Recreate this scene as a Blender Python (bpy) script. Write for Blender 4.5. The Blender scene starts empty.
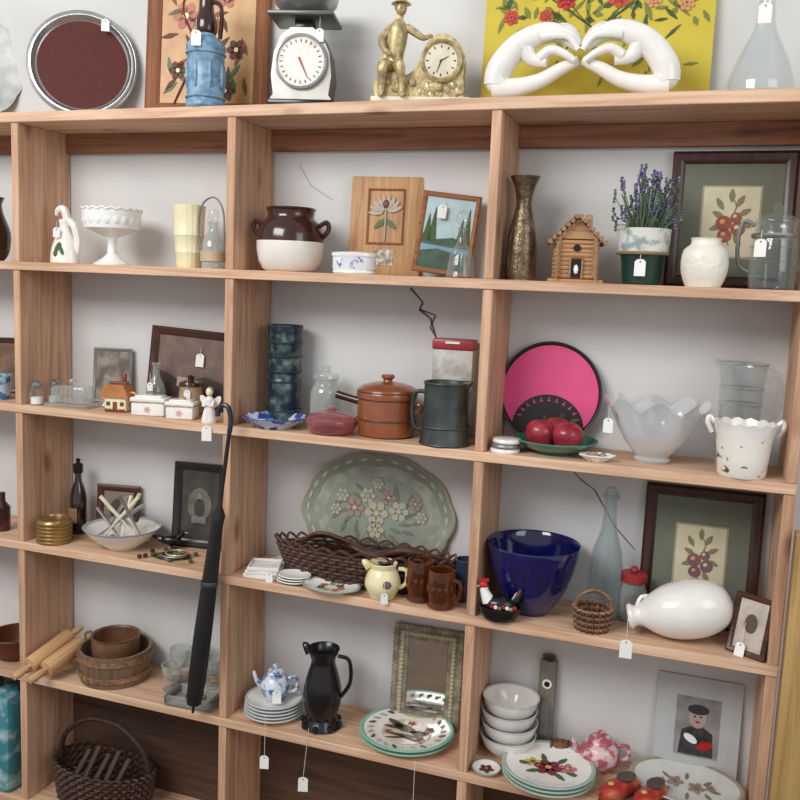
import bpy, bmesh, math, random
from mathutils import Matrix, Vector
random.seed(7)
H=0.4473; D=0.24; TH=0.026
L={'T':4*H,'1':3*H,'2':2*H,'3':H,'4':0.0,'5':-H}
pi=math.pi
sc=bpy.context.scene
sc.view_settings.view_transform='Standard'

# ---------------- materials ----------------
def lin(c):
    return tuple(((v/255)/12.92 if v/255<=0.04045 else ((v/255+0.055)/1.055)**2.4) for v in c)+(1,)
_M={}
def base(name):
    m=bpy.data.materials.new(name); m.use_nodes=True
    nt=m.node_tree; return m,nt,nt.nodes['Principled BSDF']
def M(name,c,rough=.4,metal=0,spec=.5,var=.06,vs=18,bump=0,bs=60,coat=0):
    if name in _M: return _M[name]
    m,nt,b=base(name)
    b.inputs['Roughness'].default_value=rough; b.inputs['Metallic'].default_value=metal
    b.inputs['Specular IOR Level'].default_value=spec
    b.inputs['Coat Weight'].default_value=coat
    tc=nt.nodes.new('ShaderNodeTexCoord'); n=nt.nodes.new('ShaderNodeTexNoise'); n.inputs['Scale'].default_value=vs
    n.inputs['Detail'].default_value=4
    r=nt.nodes.new('ShaderNodeValToRGB'); l=lin(c)
    r.color_ramp.elements[0].position=.3; r.color_ramp.elements[1].position=.7
    r.color_ramp.elements[0].color=tuple(max(0,v*(1-var*2)) for v in l[:3])+(1,)
    r.color_ramp.elements[1].color=tuple(min(1,v*(1+var)) for v in l[:3])+(1,)
    nt.links.new(tc.outputs['Object'],n.inputs['Vector']); nt.links.new(n.outputs['Fac'],r.inputs['Fac'])
    nt.links.new(r.outputs['Color'],b.inputs['Base Color'])
    if bump:
        n2=nt.nodes.new('ShaderNodeTexNoise'); n2.inputs['Scale'].default_value=bs
        bp=nt.nodes.new('ShaderNodeBump'); bp.inputs['Strength'].default_value=bump; bp.inputs['Distance'].default_value=.004
        nt.links.new(tc.outputs['Object'],n2.inputs['Vector']); nt.links.new(n2.outputs['Fac'],bp.inputs['Height']); nt.links.new(bp.outputs['Normal'],b.inputs['Normal'])
    _M[name]=m; return m
def PAT(name,c1,c2,scale=40,thr=.5,soft=.04,rough=.3,metal=0,c3=None,kind='noise',stretch=(1,1,1)):
    if name in _M: return _M[name]
    m,nt,b=base(name); b.inputs['Roughness'].default_value=rough; b.inputs['Metallic'].default_value=metal
    tc=nt.nodes.new('ShaderNodeTexCoord'); mp=nt.nodes.new('ShaderNodeMapping'); mp.inputs['Scale'].default_value=stretch
    nt.links.new(tc.outputs['Object'],mp.inputs['Vector'])
    n=nt.nodes.new('ShaderNodeTexNoise'); n.inputs['Detail'].default_value=3
    n.inputs['Scale'].default_value=scale
    nt.links.new(mp.outputs[0],n.inputs['Vector'])
    r=nt.nodes.new('ShaderNodeValToRGB'); e=r.color_ramp.elements
    e[0].position=thr-soft; e[0].color=lin(c1); e[1].position=thr+soft; e[1].color=lin(c2)
    if c3:
        q=r.color_ramp.elements.new(min(.98,thr+soft+.12)); q.color=lin(c3)
    nt.links.new(n.outputs['Fac'],r.inputs['Fac']); nt.links.new(r.outputs['Color'],b.inputs['Base Color'])
    _M[name]=m; return m
def WOOD(name,c1,c2,axis='X',rough=.62,scale=1,knots=True,dark=.42):
    if name in _M: return _M[name]
    m,nt,b=base(name); b.inputs['Roughness'].default_value=rough
    tc=nt.nodes.new('ShaderNodeTexCoord'); oi=nt.nodes.new('ShaderNodeObjectInfo')
    ad=nt.nodes.new('ShaderNodeVectorMath'); ad.operation='MULTIPLY_ADD'; ad.inputs[1].default_value=(1.7,2.3,3.1)
    nt.links.new(oi.outputs['Location'],ad.inputs[0]); nt.links.new(tc.outputs['Object'],ad.inputs[2])
    mp=nt.nodes.new('ShaderNodeMapping')
    s=[18*scale]*3; s['XYZ'.index(axis)]=.8*scale; mp.inputs['Scale'].default_value=s
    nt.links.new(ad.outputs[0],mp.inputs['Vector'])
    n=nt.nodes.new('ShaderNodeTexNoise'); n.inputs['Scale'].default_value=2.4; n.inputs['Detail'].default_value=8; n.inputs['Distortion'].default_value=.8; n.inputs['Roughness'].default_value=.7
    nt.links.new(mp.outputs[0],n.inputs['Vector'])
    r=nt.nodes.new('ShaderNodeValToRGB'); e=r.color_ramp.elements
    e[0].position=.34; e[0].color=lin(c2); e[1].position=.58; e[1].color=lin(c1)
    nt.links.new(n.outputs['Fac'],r.inputs['Fac']); col=r.outputs['Color']
    nb=nt.nodes.new('ShaderNodeTexNoise'); nb.inputs['Scale'].default_value=2.0*scale; nt.links.new(ad.outputs[0],nb.inputs['Vector'])
    rb=nt.nodes.new('ShaderNodeValToRGB'); rb.color_ramp.elements[0].position=.35; rb.color_ramp.elements[0].color=(.78,.76,.74,1); rb.color_ramp.elements[1].position=.65; rb.color_ramp.elements[1].color=(1.0,1.0,1.0,1)
    nt.links.new(nb.outputs['Fac'],rb.inputs['Fac'])
    mb=nt.nodes.new('ShaderNodeMix'); mb.data_type='RGBA'; mb.blend_type='MULTIPLY'; mb.inputs[0].default_value=1
    nt.links.new(col,mb.inputs[6]); nt.links.new(rb.outputs['Color'],mb.inputs[7]); col=mb.outputs[2]
    if knots:
        mp2=nt.nodes.new('ShaderNodeMapping'); s=[8*scale]*3; s['XYZ'.index(axis)]=3.6*scale; mp2.inputs['Scale'].default_value=s
        nt.links.new(ad.outputs[0],mp2.inputs['Vector'])
        v=nt.nodes.new('ShaderNodeTexVoronoi'); v.inputs['Scale'].default_value=1; nt.links.new(mp2.outputs[0],v.inputs['Vector'])
        r2=nt.nodes.new('ShaderNodeValToRGB'); e2=r2.color_ramp.elements
        e2[0].position=.06; e2[0].color=(dark,dark*.7,dark*.55,1); e2[1].position=.19; e2[1].color=(1,1,1,1)
        nt.links.new(v.outputs['Distance'],r2.inputs['Fac'])
        mx=nt.nodes.new('ShaderNodeMix'); mx.data_type='RGBA'; mx.blend_type='MULTIPLY'; mx.inputs[0].default_value=.85
        nt.links.new(col,mx.inputs[6]); nt.links.new(r2.outputs['Color'],mx.inputs[7]); col=mx.outputs[2]
    nt.links.new(col,b.inputs['Base Color'])
    bp=nt.nodes.new('ShaderNodeBump'); bp.inputs['Strength'].default_value=.3; bp.inputs['Distance'].default_value=.003
    nt.links.new(n.outputs['Fac'],bp.inputs['Height']); nt.links.new(bp.outputs['Normal'],b.inputs['Normal'])
    _M[name]=m; return m
def GLASS(name,c=(250,252,252),lo=.012,hi=.5,surf=(205,208,208),rough=.04,blend=.2):
    if name in _M: return _M[name]
    m=bpy.data.materials.new(name); m.use_nodes=True; nt=m.node_tree; b=nt.nodes['Principled BSDF']; out=nt.nodes['Material Output']
    b.inputs['Base Color'].default_value=lin(surf); b.inputs['Roughness'].default_value=rough; b.inputs['Specular IOR Level'].default_value=1.0; b.inputs['Coat Weight'].default_value=1
    b.inputs['Coat Roughness'].default_value=.02
    t=nt.nodes.new('ShaderNodeBsdfTransparent'); t.inputs['Color'].default_value=lin(c)
    lw=nt.nodes.new('ShaderNodeLayerWeight'); lw.inputs['Blend'].default_value=blend
    mr=nt.nodes.new('ShaderNodeMapRange'); mr.inputs['To Min'].default_value=lo; mr.inputs['To Max'].default_value=hi
    mx=nt.nodes.new('ShaderNodeMixShader')
    nt.links.new(lw.outputs['Facing'],mr.inputs['Value']); nt.links.new(mr.outputs[0],mx.inputs[0]); nt.links.new(t.outputs[0],mx.inputs[1]); nt.links.new(b.outputs[0],mx.inputs[2])
    # sharp mirror highlight on top of the clear body
    gl=nt.nodes.new('ShaderNodeBsdfGlossy'); gl.inputs['Roughness'].default_value=.03
    m2=nt.nodes.new('ShaderNodeMixShader'); m2.inputs[0].default_value=.03
    nt.links.new(mx.outputs[0],m2.inputs[1]); nt.links.new(gl.outputs[0],m2.inputs[2]); nt.links.new(m2.outputs[0],out.inputs['Surface'])
    _M[name]=m; return m

PX=WOOD('pine_shelf',(230,194,164),(192,148,116),'X')
PZ=WOOD('pine_upright',(222,182,150),(178,132,102),'Z')
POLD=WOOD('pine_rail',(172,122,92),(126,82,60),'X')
POSTM=WOOD('post_yellow',(196,162,104),(164,128,76),'Z',knots=False)
WHT=M('white_glaze',(236,234,228),.18,var=.03,coat=.3)
MILK=M('milk_glass',(238,240,238),.15,var=.02)
CREAM=M('cream_glaze',(236,228,188),.25,var=.05)
PAPER=M('paper_white',(240,240,236),.7,var=.02)
STR=M('string',(225,222,212),.8)
BLK=M('black_glaze',(22,22,26),.22,var=.1)
DKBR=M('dark_brown_glaze',(58,28,20),.18,var=.15,coat=.4)
GOLD=M('gilt',(196,178,132),.42,.45,var=.25,vs=60,bump=.3)
SILV=M('silver_metal',(180,182,182),.28,.85,var=.1)
PEW=M('pewter',(138,140,138),.45,.6,var=.15)
RED=M('red',(176,32,34),.35)
GRN=M('leaf_green',(70,100,52),.5,var=.15)
GLS=GLASS('clear_glass')
DKWOOD=WOOD('walnut',(86,50,34),(48,26,18),'X',knots=False,rough=.35)
MAHOG=WOOD('mahogany_frame',(72,36,26),(40,20,16),'Z',knots=False,rough=.3)
OAK=WOOD('oak',(206,164,118),(172,126,80),'Z',knots=False,scale=2)
OAKD=WOOD('oak_dark',(150,92,52),(104,60,34),'Z',knots=False,scale=2)
WICK=M('wicker_brown',(92,56,40),.6,var=.3,vs=60)
WICKD=M('wicker_dark',(60,42,34),.6,var=.3,vs=60)
WICKL=M('wicker_light',(150,112,82),.6,var=.3,vs=60)

# ---------------- mesh builder ----------------
def catmull(P,n=4,closed=False):
    out=[];m=len(P)
    P=[tuple(p) for p in P]
    rng=range(m if closed else m-1)
    for i in rng:
        p0=P[(i-1)%m] if closed or i>0 else P[0]; p1=P[i]; p2=P[(i+1)%m]; p3=P[(i+2)%m] if closed or i+2<m else P[-1]
        for k in range(n):
            t=k/n
            out.append(tuple(.5*((2*b)+(-a+c)*t+(2*a-5*b+4*c-d)*t*t+(-a+3*b-3*c+d)*t**3) for a,b,c,d in zip(p0,p1,p2,p3)))
    if not closed: out.append(P[-1])
    return out
def R(ax,deg): return Matrix.Rotation(math.radians(deg),4,ax)
def T(x,y,z): return Matrix.Translation((x,y,z))
UP=R('X',-90)
class Ob:
    def __init__(s,name): s.n=name; s.bm=bmesh.new(); s.m=[]; s.M=Matrix.Identity(4)
    def mi(s,m):
        if m not in s.m: s.m.append(m)
        return s.m.index(m)
    def v(s,p): return s.bm.verts.new(s.M@Vector(p))
    def f(s,vs,i):
        try:
            f=s.bm.faces.new(vs); f.material_index=i; return f
        except ValueError: return None
    def lathe(s,prof,mat,loc=(0,0,0),seg=36,sm=0,rot=None,sx=1,sy=1,warp=None,bands=None):
        if sm: prof=[(max(0,a),b) for a,b in catmull(prof,sm)]
        A=T(*loc)@(rot if rot else Matrix.Identity(4)); i=s.mi(mat); old=s.M; s.M=old@A; rings=[]
        for r,z in prof:
            if r<1e-5: rings.append([s.v((0,0,z))])
            else:
                ring=[]
                for k in range(seg):
                    a=2*pi*k/seg; rr,zz=(r,z) if not warp else warp(r,z,a)
                    ring.append(s.v((rr*math.cos(a)*sx,rr*math.sin(a)*sy,zz)))
                rings.append(ring)
        for q in range(len(rings)-1):
            a,b=rings[q],rings[q+1]; zi=(prof[q][1]+prof[q+1][1])/2; idx=i
            if bands:
                for zm,mm in bands:
                    if zi<zm: idx=s.mi(mm); break
            for k in range(seg):
                k2=(k+1)%seg
                if len(a)==1 and len(b)==1: continue
                if len(a)==1: s.f([a[0],b[k],b[k2]],idx)
                elif len(b)==1: s.f([a[k],b[0],a[k2]],idx)
                else: s.f([a[k],b[k],b[k2],a[k2]],idx)
        s.M=old; return s
    def box(s,size,loc,mat,rot=None,bevel=.0,seg=2,taper=1):
        i=s.mi(mat); x,y,z=[q/2 for q in size]; A=s.M@T(*loc)@(rot if rot else Matrix.Identity(4))
        vs=[s.bm.verts.new(A@Vector((a*x*(taper if c>0 else 1),b*y*(taper if c>0 else 1),c*z))) for a in(-1,1) for b in(-1,1) for c in(-1,1)]
        fs=[]
        for q in [(0,1,3,2),(4,6,7,5),(0,4,5,1),(2,3,7,6),(0,2,6,4),(1,5,7,3)]: fs.append(s.f([vs[k] for k in q],i))
        if bevel:
            es=set(e for f in fs for e in f.edges)
            r=bmesh.ops.bevel(s.bm,geom=list(es),offset=bevel,segments=seg,affect='EDGES',profile=.5)
            for f in r['faces']: f.material_index=i
        return s
    def tube(s,pts,rad,mat,seg=8,sm=0,closed=False,flat=1):
        if sm:
            if isinstance(rad,(list,tuple)):
                q=catmull([tuple(p)+(r,) for p,r in zip(pts,rad)],sm,closed); pts=[p[:3] for p in q]; rad=[p[3] for p in q]
            else: pts=catmull(pts,sm,closed)
        n=len(pts); P=[Vector(p) for p in pts]
        if not isinstance(rad,(list,tuple)): rad=[rad]*n
        i=s.mi(mat); rings=[]; u=None
        for k in range(n):
            t=(P[(k+1)%n]-P[k-1]) if closed else (P[min(k+1,n-1)]-P[max(k-1,0)])
            if t.length<1e-9: t=Vector((0,0,1))
            t.normalize()
            if u is None:
                u=Vector((0,1,0)) if abs(t.y)<.9 else Vector((1,0,0))
            u=(u-t*u.dot(t)); u.normalize(); w=t.cross(u)
            rings.append([s.v(P[k]+(u*math.cos(2*pi*j/seg)*flat+w*math.sin(2*pi*j/seg))*max(rad[k],1e-5)) for j in range(seg)])
        for k in range(n if closed else n-1):
            a,b=rings[k],rings[(k+1)%n]
            for j in range(seg): s.f([a[j],a[(j+1)%seg],b[(j+1)%seg],b[j]],i)
        if not closed:
            s.f(rings[0][::-1],i); s.f(rings[-1],i)
        return s
    def ell(s,loc,size,mat,rot=None,seg=16):
        n=seg//2; prof=[(math.sin(pi*k/n)*1.0,-math.cos(pi*k/n)) for k in range(n+1)]
        prof[0]=(0,-1); prof[-1]=(0,1)
        old=s.M; s.M=old@T(*loc)@(rot if rot else Matrix.Identity(4))@Matrix.Diagonal((size[0],size[1],size[2],1))
        s.lathe(prof,mat,seg=seg); s.M=old; return s
    def prism(s,poly,y0,y1,mat,matside=None):
        i=s.mi(mat); j=s.mi(matside) if matside else i
        a=[s.v((x,y0,z)) for x,z in poly]; b=[s.v((x,y1,z)) for x,z in poly]; n=len(poly)
        s.f(a,i); s.f(b[::-1],j)
        for k in range(n): s.f([a[k],b[k],b[(k+1)%n],a[(k+1)%n]],j)
        return s
    def leaf(s,x,z,a,b,ang,mat,y=0,t=.0015,n=12,pt=0):
        ca,sa=math.cos(math.radians(ang)),math.sin(math.radians(ang)); poly=[]
        for k in range(n):
            th=2*pi*k/n; px=a*math.cos(th); pz=b*math.sin(th)*(1-pt*abs(math.cos(th)))
            poly.append((x+px*ca-pz*sa,z+px*sa+pz*ca))
        return s.prism(poly,y-t,y,mat)
    def flower(s,x,z,r,mat,cm,y=0,n=5,off=0):
        for k in range(n):
            a=360*k/n+off; s.leaf(x+r*.55*math.cos(math.radians(a)),z+r*.55*math.sin(math.radians(a)),r*.5,r*.36,a,mat,y,t=.0012)
        s.leaf(x,z,r*.22,r*.22,0,cm,y-.0014,t=.001)
        return s
    def frame(s,w,h,fw,fd,mat,z0=0):
        i=s.mi(mat)
        prof=[(0,0),(0,-fd*.8),(fw*.25,-fd),(fw*.6,-fd*.85),(fw,-fd*.45),(fw,0)]
        cs=[(-1,0),(1,0),(1,1),(-1,1)]
        rings=[]
        for cx,cz in cs:
            rings.append([s.v((cx*(w/2-a),b,z0+(a if cz==0 else h-a))) for a,b in prof])
        for k in range(4):
            a,b=rings[k],rings[(k+1)%4]
            for q in range(len(prof)): s.f([a[q],b[q],b[(q+1)%len(prof)],a[(q+1)%len(prof)]],i)
        return s
    def panel(s,w,h,y,mat,x=0,z=0,t=.003):
        s.prism([(x-w/2,z),(x+w/2,z),(x+w/2,z+h),(x-w/2,z+h)],y,y+t,mat); return s
    def tag(s,x,y,z,rz=20,sz=1,string=.03,dx=0):
        old=s.M; s.M=old@T(x,y,z)@R('Z',rz)
        s.tube([(0,0,string),(dx*.5,-.002,string*.5),(dx,-.002,0)],.0008,STR,seg=4)
        w,h=.022*sz,.034*sz
        s.prism([(dx-w/2,-h),(dx+w/2,-h),(dx+w/2,-.006),(dx+w*.25,0),(dx-w*.25,0),(dx-w/2,-.006)],-.0035,-.002,PAPER)
        s.leaf(dx,-.006,.002,.002,0,GRN,-.0035,t=.0004)
        s.M=old; return s
    def done(s,x,y,z,rz=0,rx=0,ry=0):
        bmesh.ops.recalc_face_normals(s.bm,faces=s.bm.faces[:])
        for f in s.bm.faces: f.smooth=True
        for e in s.bm.edges:
            if len(e.link_faces)==2:
                if e.link_faces[0].normal.angle(e.link_faces[1].normal,0)>math.radians(38): e.smooth=False
        me=bpy.data.meshes.new(s.n); s.bm.to_mesh(me); s.bm.free()
        for m in s.m: me.materials.append(m)
        o=bpy.data.objects.new(s.n,me); sc.collection.objects.link(o)
        o.location=(x,y,z); o.rotation_euler=(math.radians(rx),math.radians(ry),math.radians(rz))
        return o
def put(o,x,y,lv,rz=0,rx=0,dz=0,ry=0):
    y2=y*.8; x2=x+(y-y2)*(2.05-x)/(2.2+y)
    if rx<0 and y2>.17: rx=max(rx,-4.8)
    return o.done(x2,y2,L[lv]+dz,rz,rx,ry)
def vessel(prof_out,th=.004,floor=.006):
    inner=[(max(0,r-th),max(z,floor)) for r,z in reversed(prof_out)]
    return [(0,prof_out[0][1])]+list(prof_out)+inner+[(0,floor)]
def ringloop(o,r,z,t,m,n=40,seg=6):
    o.tube([(r*math.cos(2*pi*k/n),r*math.sin(2*pi*k/n),z) for k in range(n)],t,m,closed=True,seg=seg)
def weave(o,rx,ry,h,n,mat,flare=1.15,wires=28,tr=.004,z0=0,mat2=None):
    for k in range(n):
        f=1+(flare-1)*k/(n-1); z=z0+tr+h*k/(n-1); pts=[]
        for j in range(wires*2):
            a=2*pi*j/(wires*2); w=tr*.9*math.cos(pi*(j+k*1.0))
            pts.append(((rx*f+w)*math.cos(a),(ry*f+w)*math.sin(a),z))
        o.tube(pts,tr,mat if k%2 else (mat2 or mat),seg=5,closed=True)
    for j in range(wires):
        a=2*pi*j/wires
        o.tube([(rx*math.cos(a),ry*math.sin(a),z0),(rx*flare*math.cos(a),ry*flare*math.sin(a),z0+h)],tr*.8,mat,seg=4)
    o.lathe([(0,.002),(1,.002),(1,.006),(0,.006)],mat,loc=(0,0,z0),sx=rx,sy=ry,seg=32)

# ---------------- room shell ----------------
o=Ob('wall_back')
WALLM=M('plaster_wall',(212,212,211),.85,var=.06,vs=2.5,bump=.2,bs=18)
o.box((6,.1,4.2),(1,D+.052,1.2),WALLM); wall=o.done(0,0,0)
FZ=-H-.12
o=Ob('floor'); o.box((6,4.4,.1),(1,-1.8,FZ-.05),WOOD('floor_boards',(130,100,76),(96,70,50),'X')); o.done(0,0,0)
o=Ob('plaster_crack'); CR=M('crack_dark',(104,104,110),.9)
def crack(pts,w,dx0=0):
    for a,b in zip(pts[:-1],pts[1:]):
        a=(a[0]+dx0,a[1]); b=(b[0]+dx0,b[1])
        dx,dz=b[0]-a[0],b[1]-a[1]; l=math.hypot(dx,dz); nx,nz=-dz/l*w,dx/l*w
        o.prism([(a[0]-nx,a[1]-nz),(b[0]-nx*.6,b[1]-nz*.6),(b[0]+nx*.6,b[1]+nz*.6),(a[0]+nx,a[1]+nz)],D+.0005,D+.003,CR)
crack([(1.12,1.31),(1.16,1.27),(1.15,1.25),(1.185,1.225),(1.205,1.17)],.0035,.105)
crack([(1.15,1.25),(1.20,1.235),(1.185,1.2),(1.205,1.17)],.0025,.105)
crack([(1.68,.86),(1.74,.80),(1.78,.775),(1.84,.68),(1.9,.62)],.0018,.01)
crack([(.86,1.66),(.90,1.60),(.97,1.56)],.0006)
ck=o.done(0,0,0); ck.parent=wall

emp=bpy.data.objects.new('bookshelf',None); sc.collection.objects.link(emp)
def board(n,size,loc,mat,bev=.002):
    b=Ob(n); b.box(size,(0,0,0),mat,bevel=bev,seg=1); q=b.done(*loc); q.parent=emp; return q
X0,X1=-.80,2.276
for i,k in enumerate(['5','4','3','2','1']):
    board('shelf_board_%d'%i,(X1-X0,D-.002,TH),((X0+X1)/2,D/2-.001,L[k]-TH/2),PX)
board('top_board',(2.75+.8,D-.002,.03),((X0+2.75)/2,D/2-.001,L['T']-.015),PX)
zs=['5','4','3','2','1','T']
for j,x in enumerate([-.75,0,.75,1.5,2.25]):
    for q in range(5):
        z0=L[zs[q]]; z1=L[zs[q+1]]-(TH if q<4 else .03)
        board('upright_%d_%d'%(j,q),(TH,D-.006,z1-z0),(x+TH/2,D/2+.001,(z0+z1)/2),PZ)
for j in range(4):
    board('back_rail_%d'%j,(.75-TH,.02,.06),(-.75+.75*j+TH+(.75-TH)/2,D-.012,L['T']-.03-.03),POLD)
    board('lower_back_panel_%d'%j,(.75-TH,.008,H-TH),(-.75+.75*j+TH+(.75-TH)/2,D-.006,-H/2-TH/2),WOOD('panel_brown_shade',(96,70,54),(66,46,36),'X'))  # brown backing boards, coloured darker to carry the shade under the shelf above
board('back_rail_4',(.45,.02,.06),(2.276+.225,D-.012,L['T']-.06),POLD)
board('corner_post',(.09,.06,1.35),(2.328,-.005,FZ+.675),POSTM)
board('plinth',(X1-X0,.02,.094),((X0+X1)/2,.03,-H-.026-.047),PX)

# ================= TOP LEVEL =================
o=Ob('pewter_plate')
def sca(r,z,a): return (r*(1+.03*abs(math.sin(6*a))*(r/.17)**2),z)
o.M=T(0,0,.185)@R('X',90); o.lathe([(0,0),(.10,0),(.13,.012),(.17,.014),(.17,.018),(.13,.016),(.1,.005),(0,.005)],PEW,warp=sca,seg=72)
o.lathe([(.03,.006),(.05,.011),(.07,.006)],PEW,seg=36)
put(o,-.35,.20,'T',30,-8)
o=Ob('round_felt_tray')
o.M=T(0,0,.162)@R('X',90)
o.lathe([(0,0),(.147,0),(.162,.010),(.160,.022),(.150,.024),(.142,.012),(.136,.008)],SILV,seg=64,sm=2)
o.lathe([(.137,.008),(.0,.008)],M('maroon_felt',(92,46,42),.9,var=.12,vs=120,bump=.4,bs=300),seg=64)
o.tube([(.162*math.cos(a),.162*math.sin(a),.018) for a in [2*pi*k/60 for k in range(60)]],.004,SILV,closed=True)
o.M=Matrix.Identity(4); o.tag(.07,-.03,.30,0,1.1,.02)
put(o,.13,.17,'T',28,-7,dz=.004)
o=Ob('floral_wood_picture')
o.frame(.38,.54,.045,.03,OAKD); o.panel(.32,.48,-.014,PAT('gold_board',(204,160,96),(176,124,72),14,.5,.2,.4),z=.03)
BR=M('burnt_brown',(92,50,30),.6); PK=M('dusty_pink',(186,116,96),.6)
for (x,z,r) in [(-.07,.3,.04),(.05,.36,.04),(.0,.22,.032),(.09,.2,.03),(-.09,.14,.028),(.06,.08,.03)]:
    o.flower(x,z,r,BR if z<.25 else PK,GOLD,-.0145,6)
for k in range(34):
    o.leaf(random.uniform(-.13,.13),random.uniform(.06,.48),.028,.008,random.uniform(0,180),random.choice([BR,GRN,OAKD,OAKD]),-.0142,pt=.6)
o.tube([(-.1,-.016,.04),(-.04,-.016,.2),(-.08,-.016,.34),(.02,-.016,.46)],.003,BR,sm=5)
put(o,.545,.23,'T',10,-4)
o=Ob('stoneware_decanter')
BL=PAT('blue_relief',(132,166,190),(98,134,164),50,.5,.1,.35)
o.lathe([(0,0),(.050,0),(.055,.006),(.055,.02),(.052,.024),(.052,.155),(.055,.161),(.055,.172),(.044,.188),(.028,.198),(.024,.21)],BL)
o.lathe([(.024,.203),(.030,.212),(.03,.24),(.022,.265),(.02,.30),(.028,.31),(.026,.33),(.012,.34),(0,.34)],DKBR,sm=3)
o.tube([(.02,0,.29),(.045,0,.28),(.05,0,.24),(.045,0,.19)],.006,DKBR,sm=5)
for k in range(8):
    a=2*pi*k/8; o.ell((.052*math.cos(a),.052*math.sin(a),.09),(.006,.006,.04),BL,seg=10)
for z in (.03,.15): ringloop(o,.054,z,.003,BL)
o.tag(.005,-.058,.20,20,1.2,.03)
put(o,.645,.06,'T')
o=Ob('kitchen_scale')
o.prism([(-.084,0),(.084,0),(.084,.02),(.076,.03),(.083,.08),(.076,.14),(.056,.185),(.03,.205),(-.03,.205),(-.056,.185),(-.076,.14),(-.083,.08),(-.076,.03),(-.084,.02)],-.045,.045,M('scale_enamel',(186,184,178),.3,.3,var=.1),M('scale_side',(96,92,88),.4))
o.box((.18,.10,.018),(0,0,.009),BLK,bevel=.004)
o.M=T(0,-.045,.115)@R('X',90)
o.lathe([(0,0),(.072,0),(.072,.012),(.066,.014),(.064,.006)],SILV,seg=40)
o.lathe([(.0645,.0065),(0,.0065)],PAT('dial_face',(236,232,222),(205,196,184),30,.6,.1,.5),seg=40)
for k in range(24):
    a=2*pi*k/24; o.M=T(0,-.0518,.115)@R('Y',-math.degrees(a)); o.panel(.0025,.008,-.0008,BLK,z=.05,t=.0008)
o.M=T(0,-.053,.115)@R('Y',155); o.prism([(-.003,-.012),(.003,-.012),(.0008,.05),(-.0008,.05)],-.001,0,RED)
o.M=Matrix.Identity(4)
o.box((.05,.05,.03),(0,0,.218),BLK,bevel=.004)
o.box((.18,.15,.012),(0,0,.236),M('scale_plate',(120,124,120),.35,.7),bevel=.005)
o.lathe(vessel([(.03,.243),(.06,.25),(.085,.275),(.092,.3)],.003,.247),SILV)
o.tag(.05,-.05,.20,0,1.0,.03)
put(o,.935,.10,'T',14)
o=Ob('figural_mantel_clock')
IV=M('ivory_marble',(222,214,190),.4,var=.1)
o.box((.26,.09,.014),(.01,0,.007),IV,bevel=.003)
o.prism(catmull([(-.11,.014),(-.115,.05),(-.09,.075),(-.06,.085),(-.03,.07),(0,.10),(.02,.15),(.055,.175),(.095,.16),(.12,.12),(.118,.07),(.125,.014)],4)[:-1]+[(.125,.014)],-.028,.03,GOLD)
random.seed(3)
for k in range(34):
    x=random.uniform(-.1,.12); z=random.uniform(.018,.06 if x<0 else .045); o.ell((x,-.03+random.uniform(-.006,.004),z),(.012,.008,.009),GOLD,R('Y',random.uniform(0,90)),8)
o.M=T(.06,-.028,.105)@R('X',90)
o.lathe([(.0,0),(.052,0),(.054,.01),(.048,.014),(.042,.008)],GOLD,seg=40)
o.lathe([(.042,.0082),(0,.0082)],IV,seg=40)
for k in range(12):
    o.M=T(.06,-.0366,.105)@R('Y',30*k); o.panel(.0025,.007,-.0008,BLK,z=.032,t=.0008)
for a,l in ((60,.022),(200,.032)):
    o.M=T(.06,-.0375,.105)@R('Y',a); o.prism([(-.0015,-.004),(.0015,-.004),(.0005,l),(-.0005,l)],-.0008,0,BLK)
o.M=Matrix.Identity(4)
o.tube([(-.065,0,.085),(-.066,-.002,.12),(-.062,-.004,.16),(-.058,-.004,.195),(-.056,-.006,.215)],[.026,.023,.027,.025,.009],GOLD,seg=12,sm=4)
o.tube([(-.056,-.006,.21),(-.054,-.008,.225)],[.009,.009],GOLD)
o.ell((-.052,-.012,.24),(.015,.016,.019),GOLD); o.ell((-.054,-.006,.246),(.017,.016,.017),GOLD); o.ell((-.05,-.029,.238),(.003,.004,.003),GOLD,seg=8)
o.lathe([(0,.0),(.026,0),(.015,.008),(.013,.018),(0,.02)],GOLD,loc=(-.053,-.008,.252))
o.tube([(-.072,-.01,.09),(-.088,-.05,.09),(-.092,-.046,.05),(-.094,-.046,.02),(-.094,-.06,.018)],[.018,.015,.011,.008,.007],GOLD,sm=4)
o.tube([(-.056,-.01,.09),(-.045,-.055,.088),(-.04,-.046,.05),(-.038,-.046,.02),(-.036,-.06,.018)],[.018,.015,.011,.008,.007],GOLD,sm=4)
o.tube([(-.078,-.004,.196),(-.1,-.012,.165),(-.092,-.03,.135),(-.075,-.045,.12)],[.011,.010,.008,.006],GOLD,sm=4)
o.tube([(-.036,-.004,.196),(-.012,-.008,.18),(.008,-.01,.168),(.022,-.012,.17)],[.011,.010,.008,.006],GOLD,sm=4)
o.ell((-.072,-.047,.118),(.007,.007,.006),GOLD,seg=8); o.ell((.026,-.012,.172),(.008,.007,.006),GOLD,seg=8)
o.prism([(-.09,.195),(-.075,.2),(-.06,.12),(-.08,.08),(-.112,.09)],.012,.018,GOLD)
put(o,1.275,.09,'T',12)
o=Ob('floral_canvas_painting')
YEL=PAT('mustard_canvas',(208,192,66),(194,168,56),9,.5,.25,.7)
o.box((.58,.022,.44),(0,0.011,.22),YEL)
LG=M('olive_green',(118,126,54),.7); DG=M('deep_green',(66,86,48),.7); CR_=M('coral_red',(190,76,60),.7); PE=M('peach',(210,150,104),.7)
random.seed(11)
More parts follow.
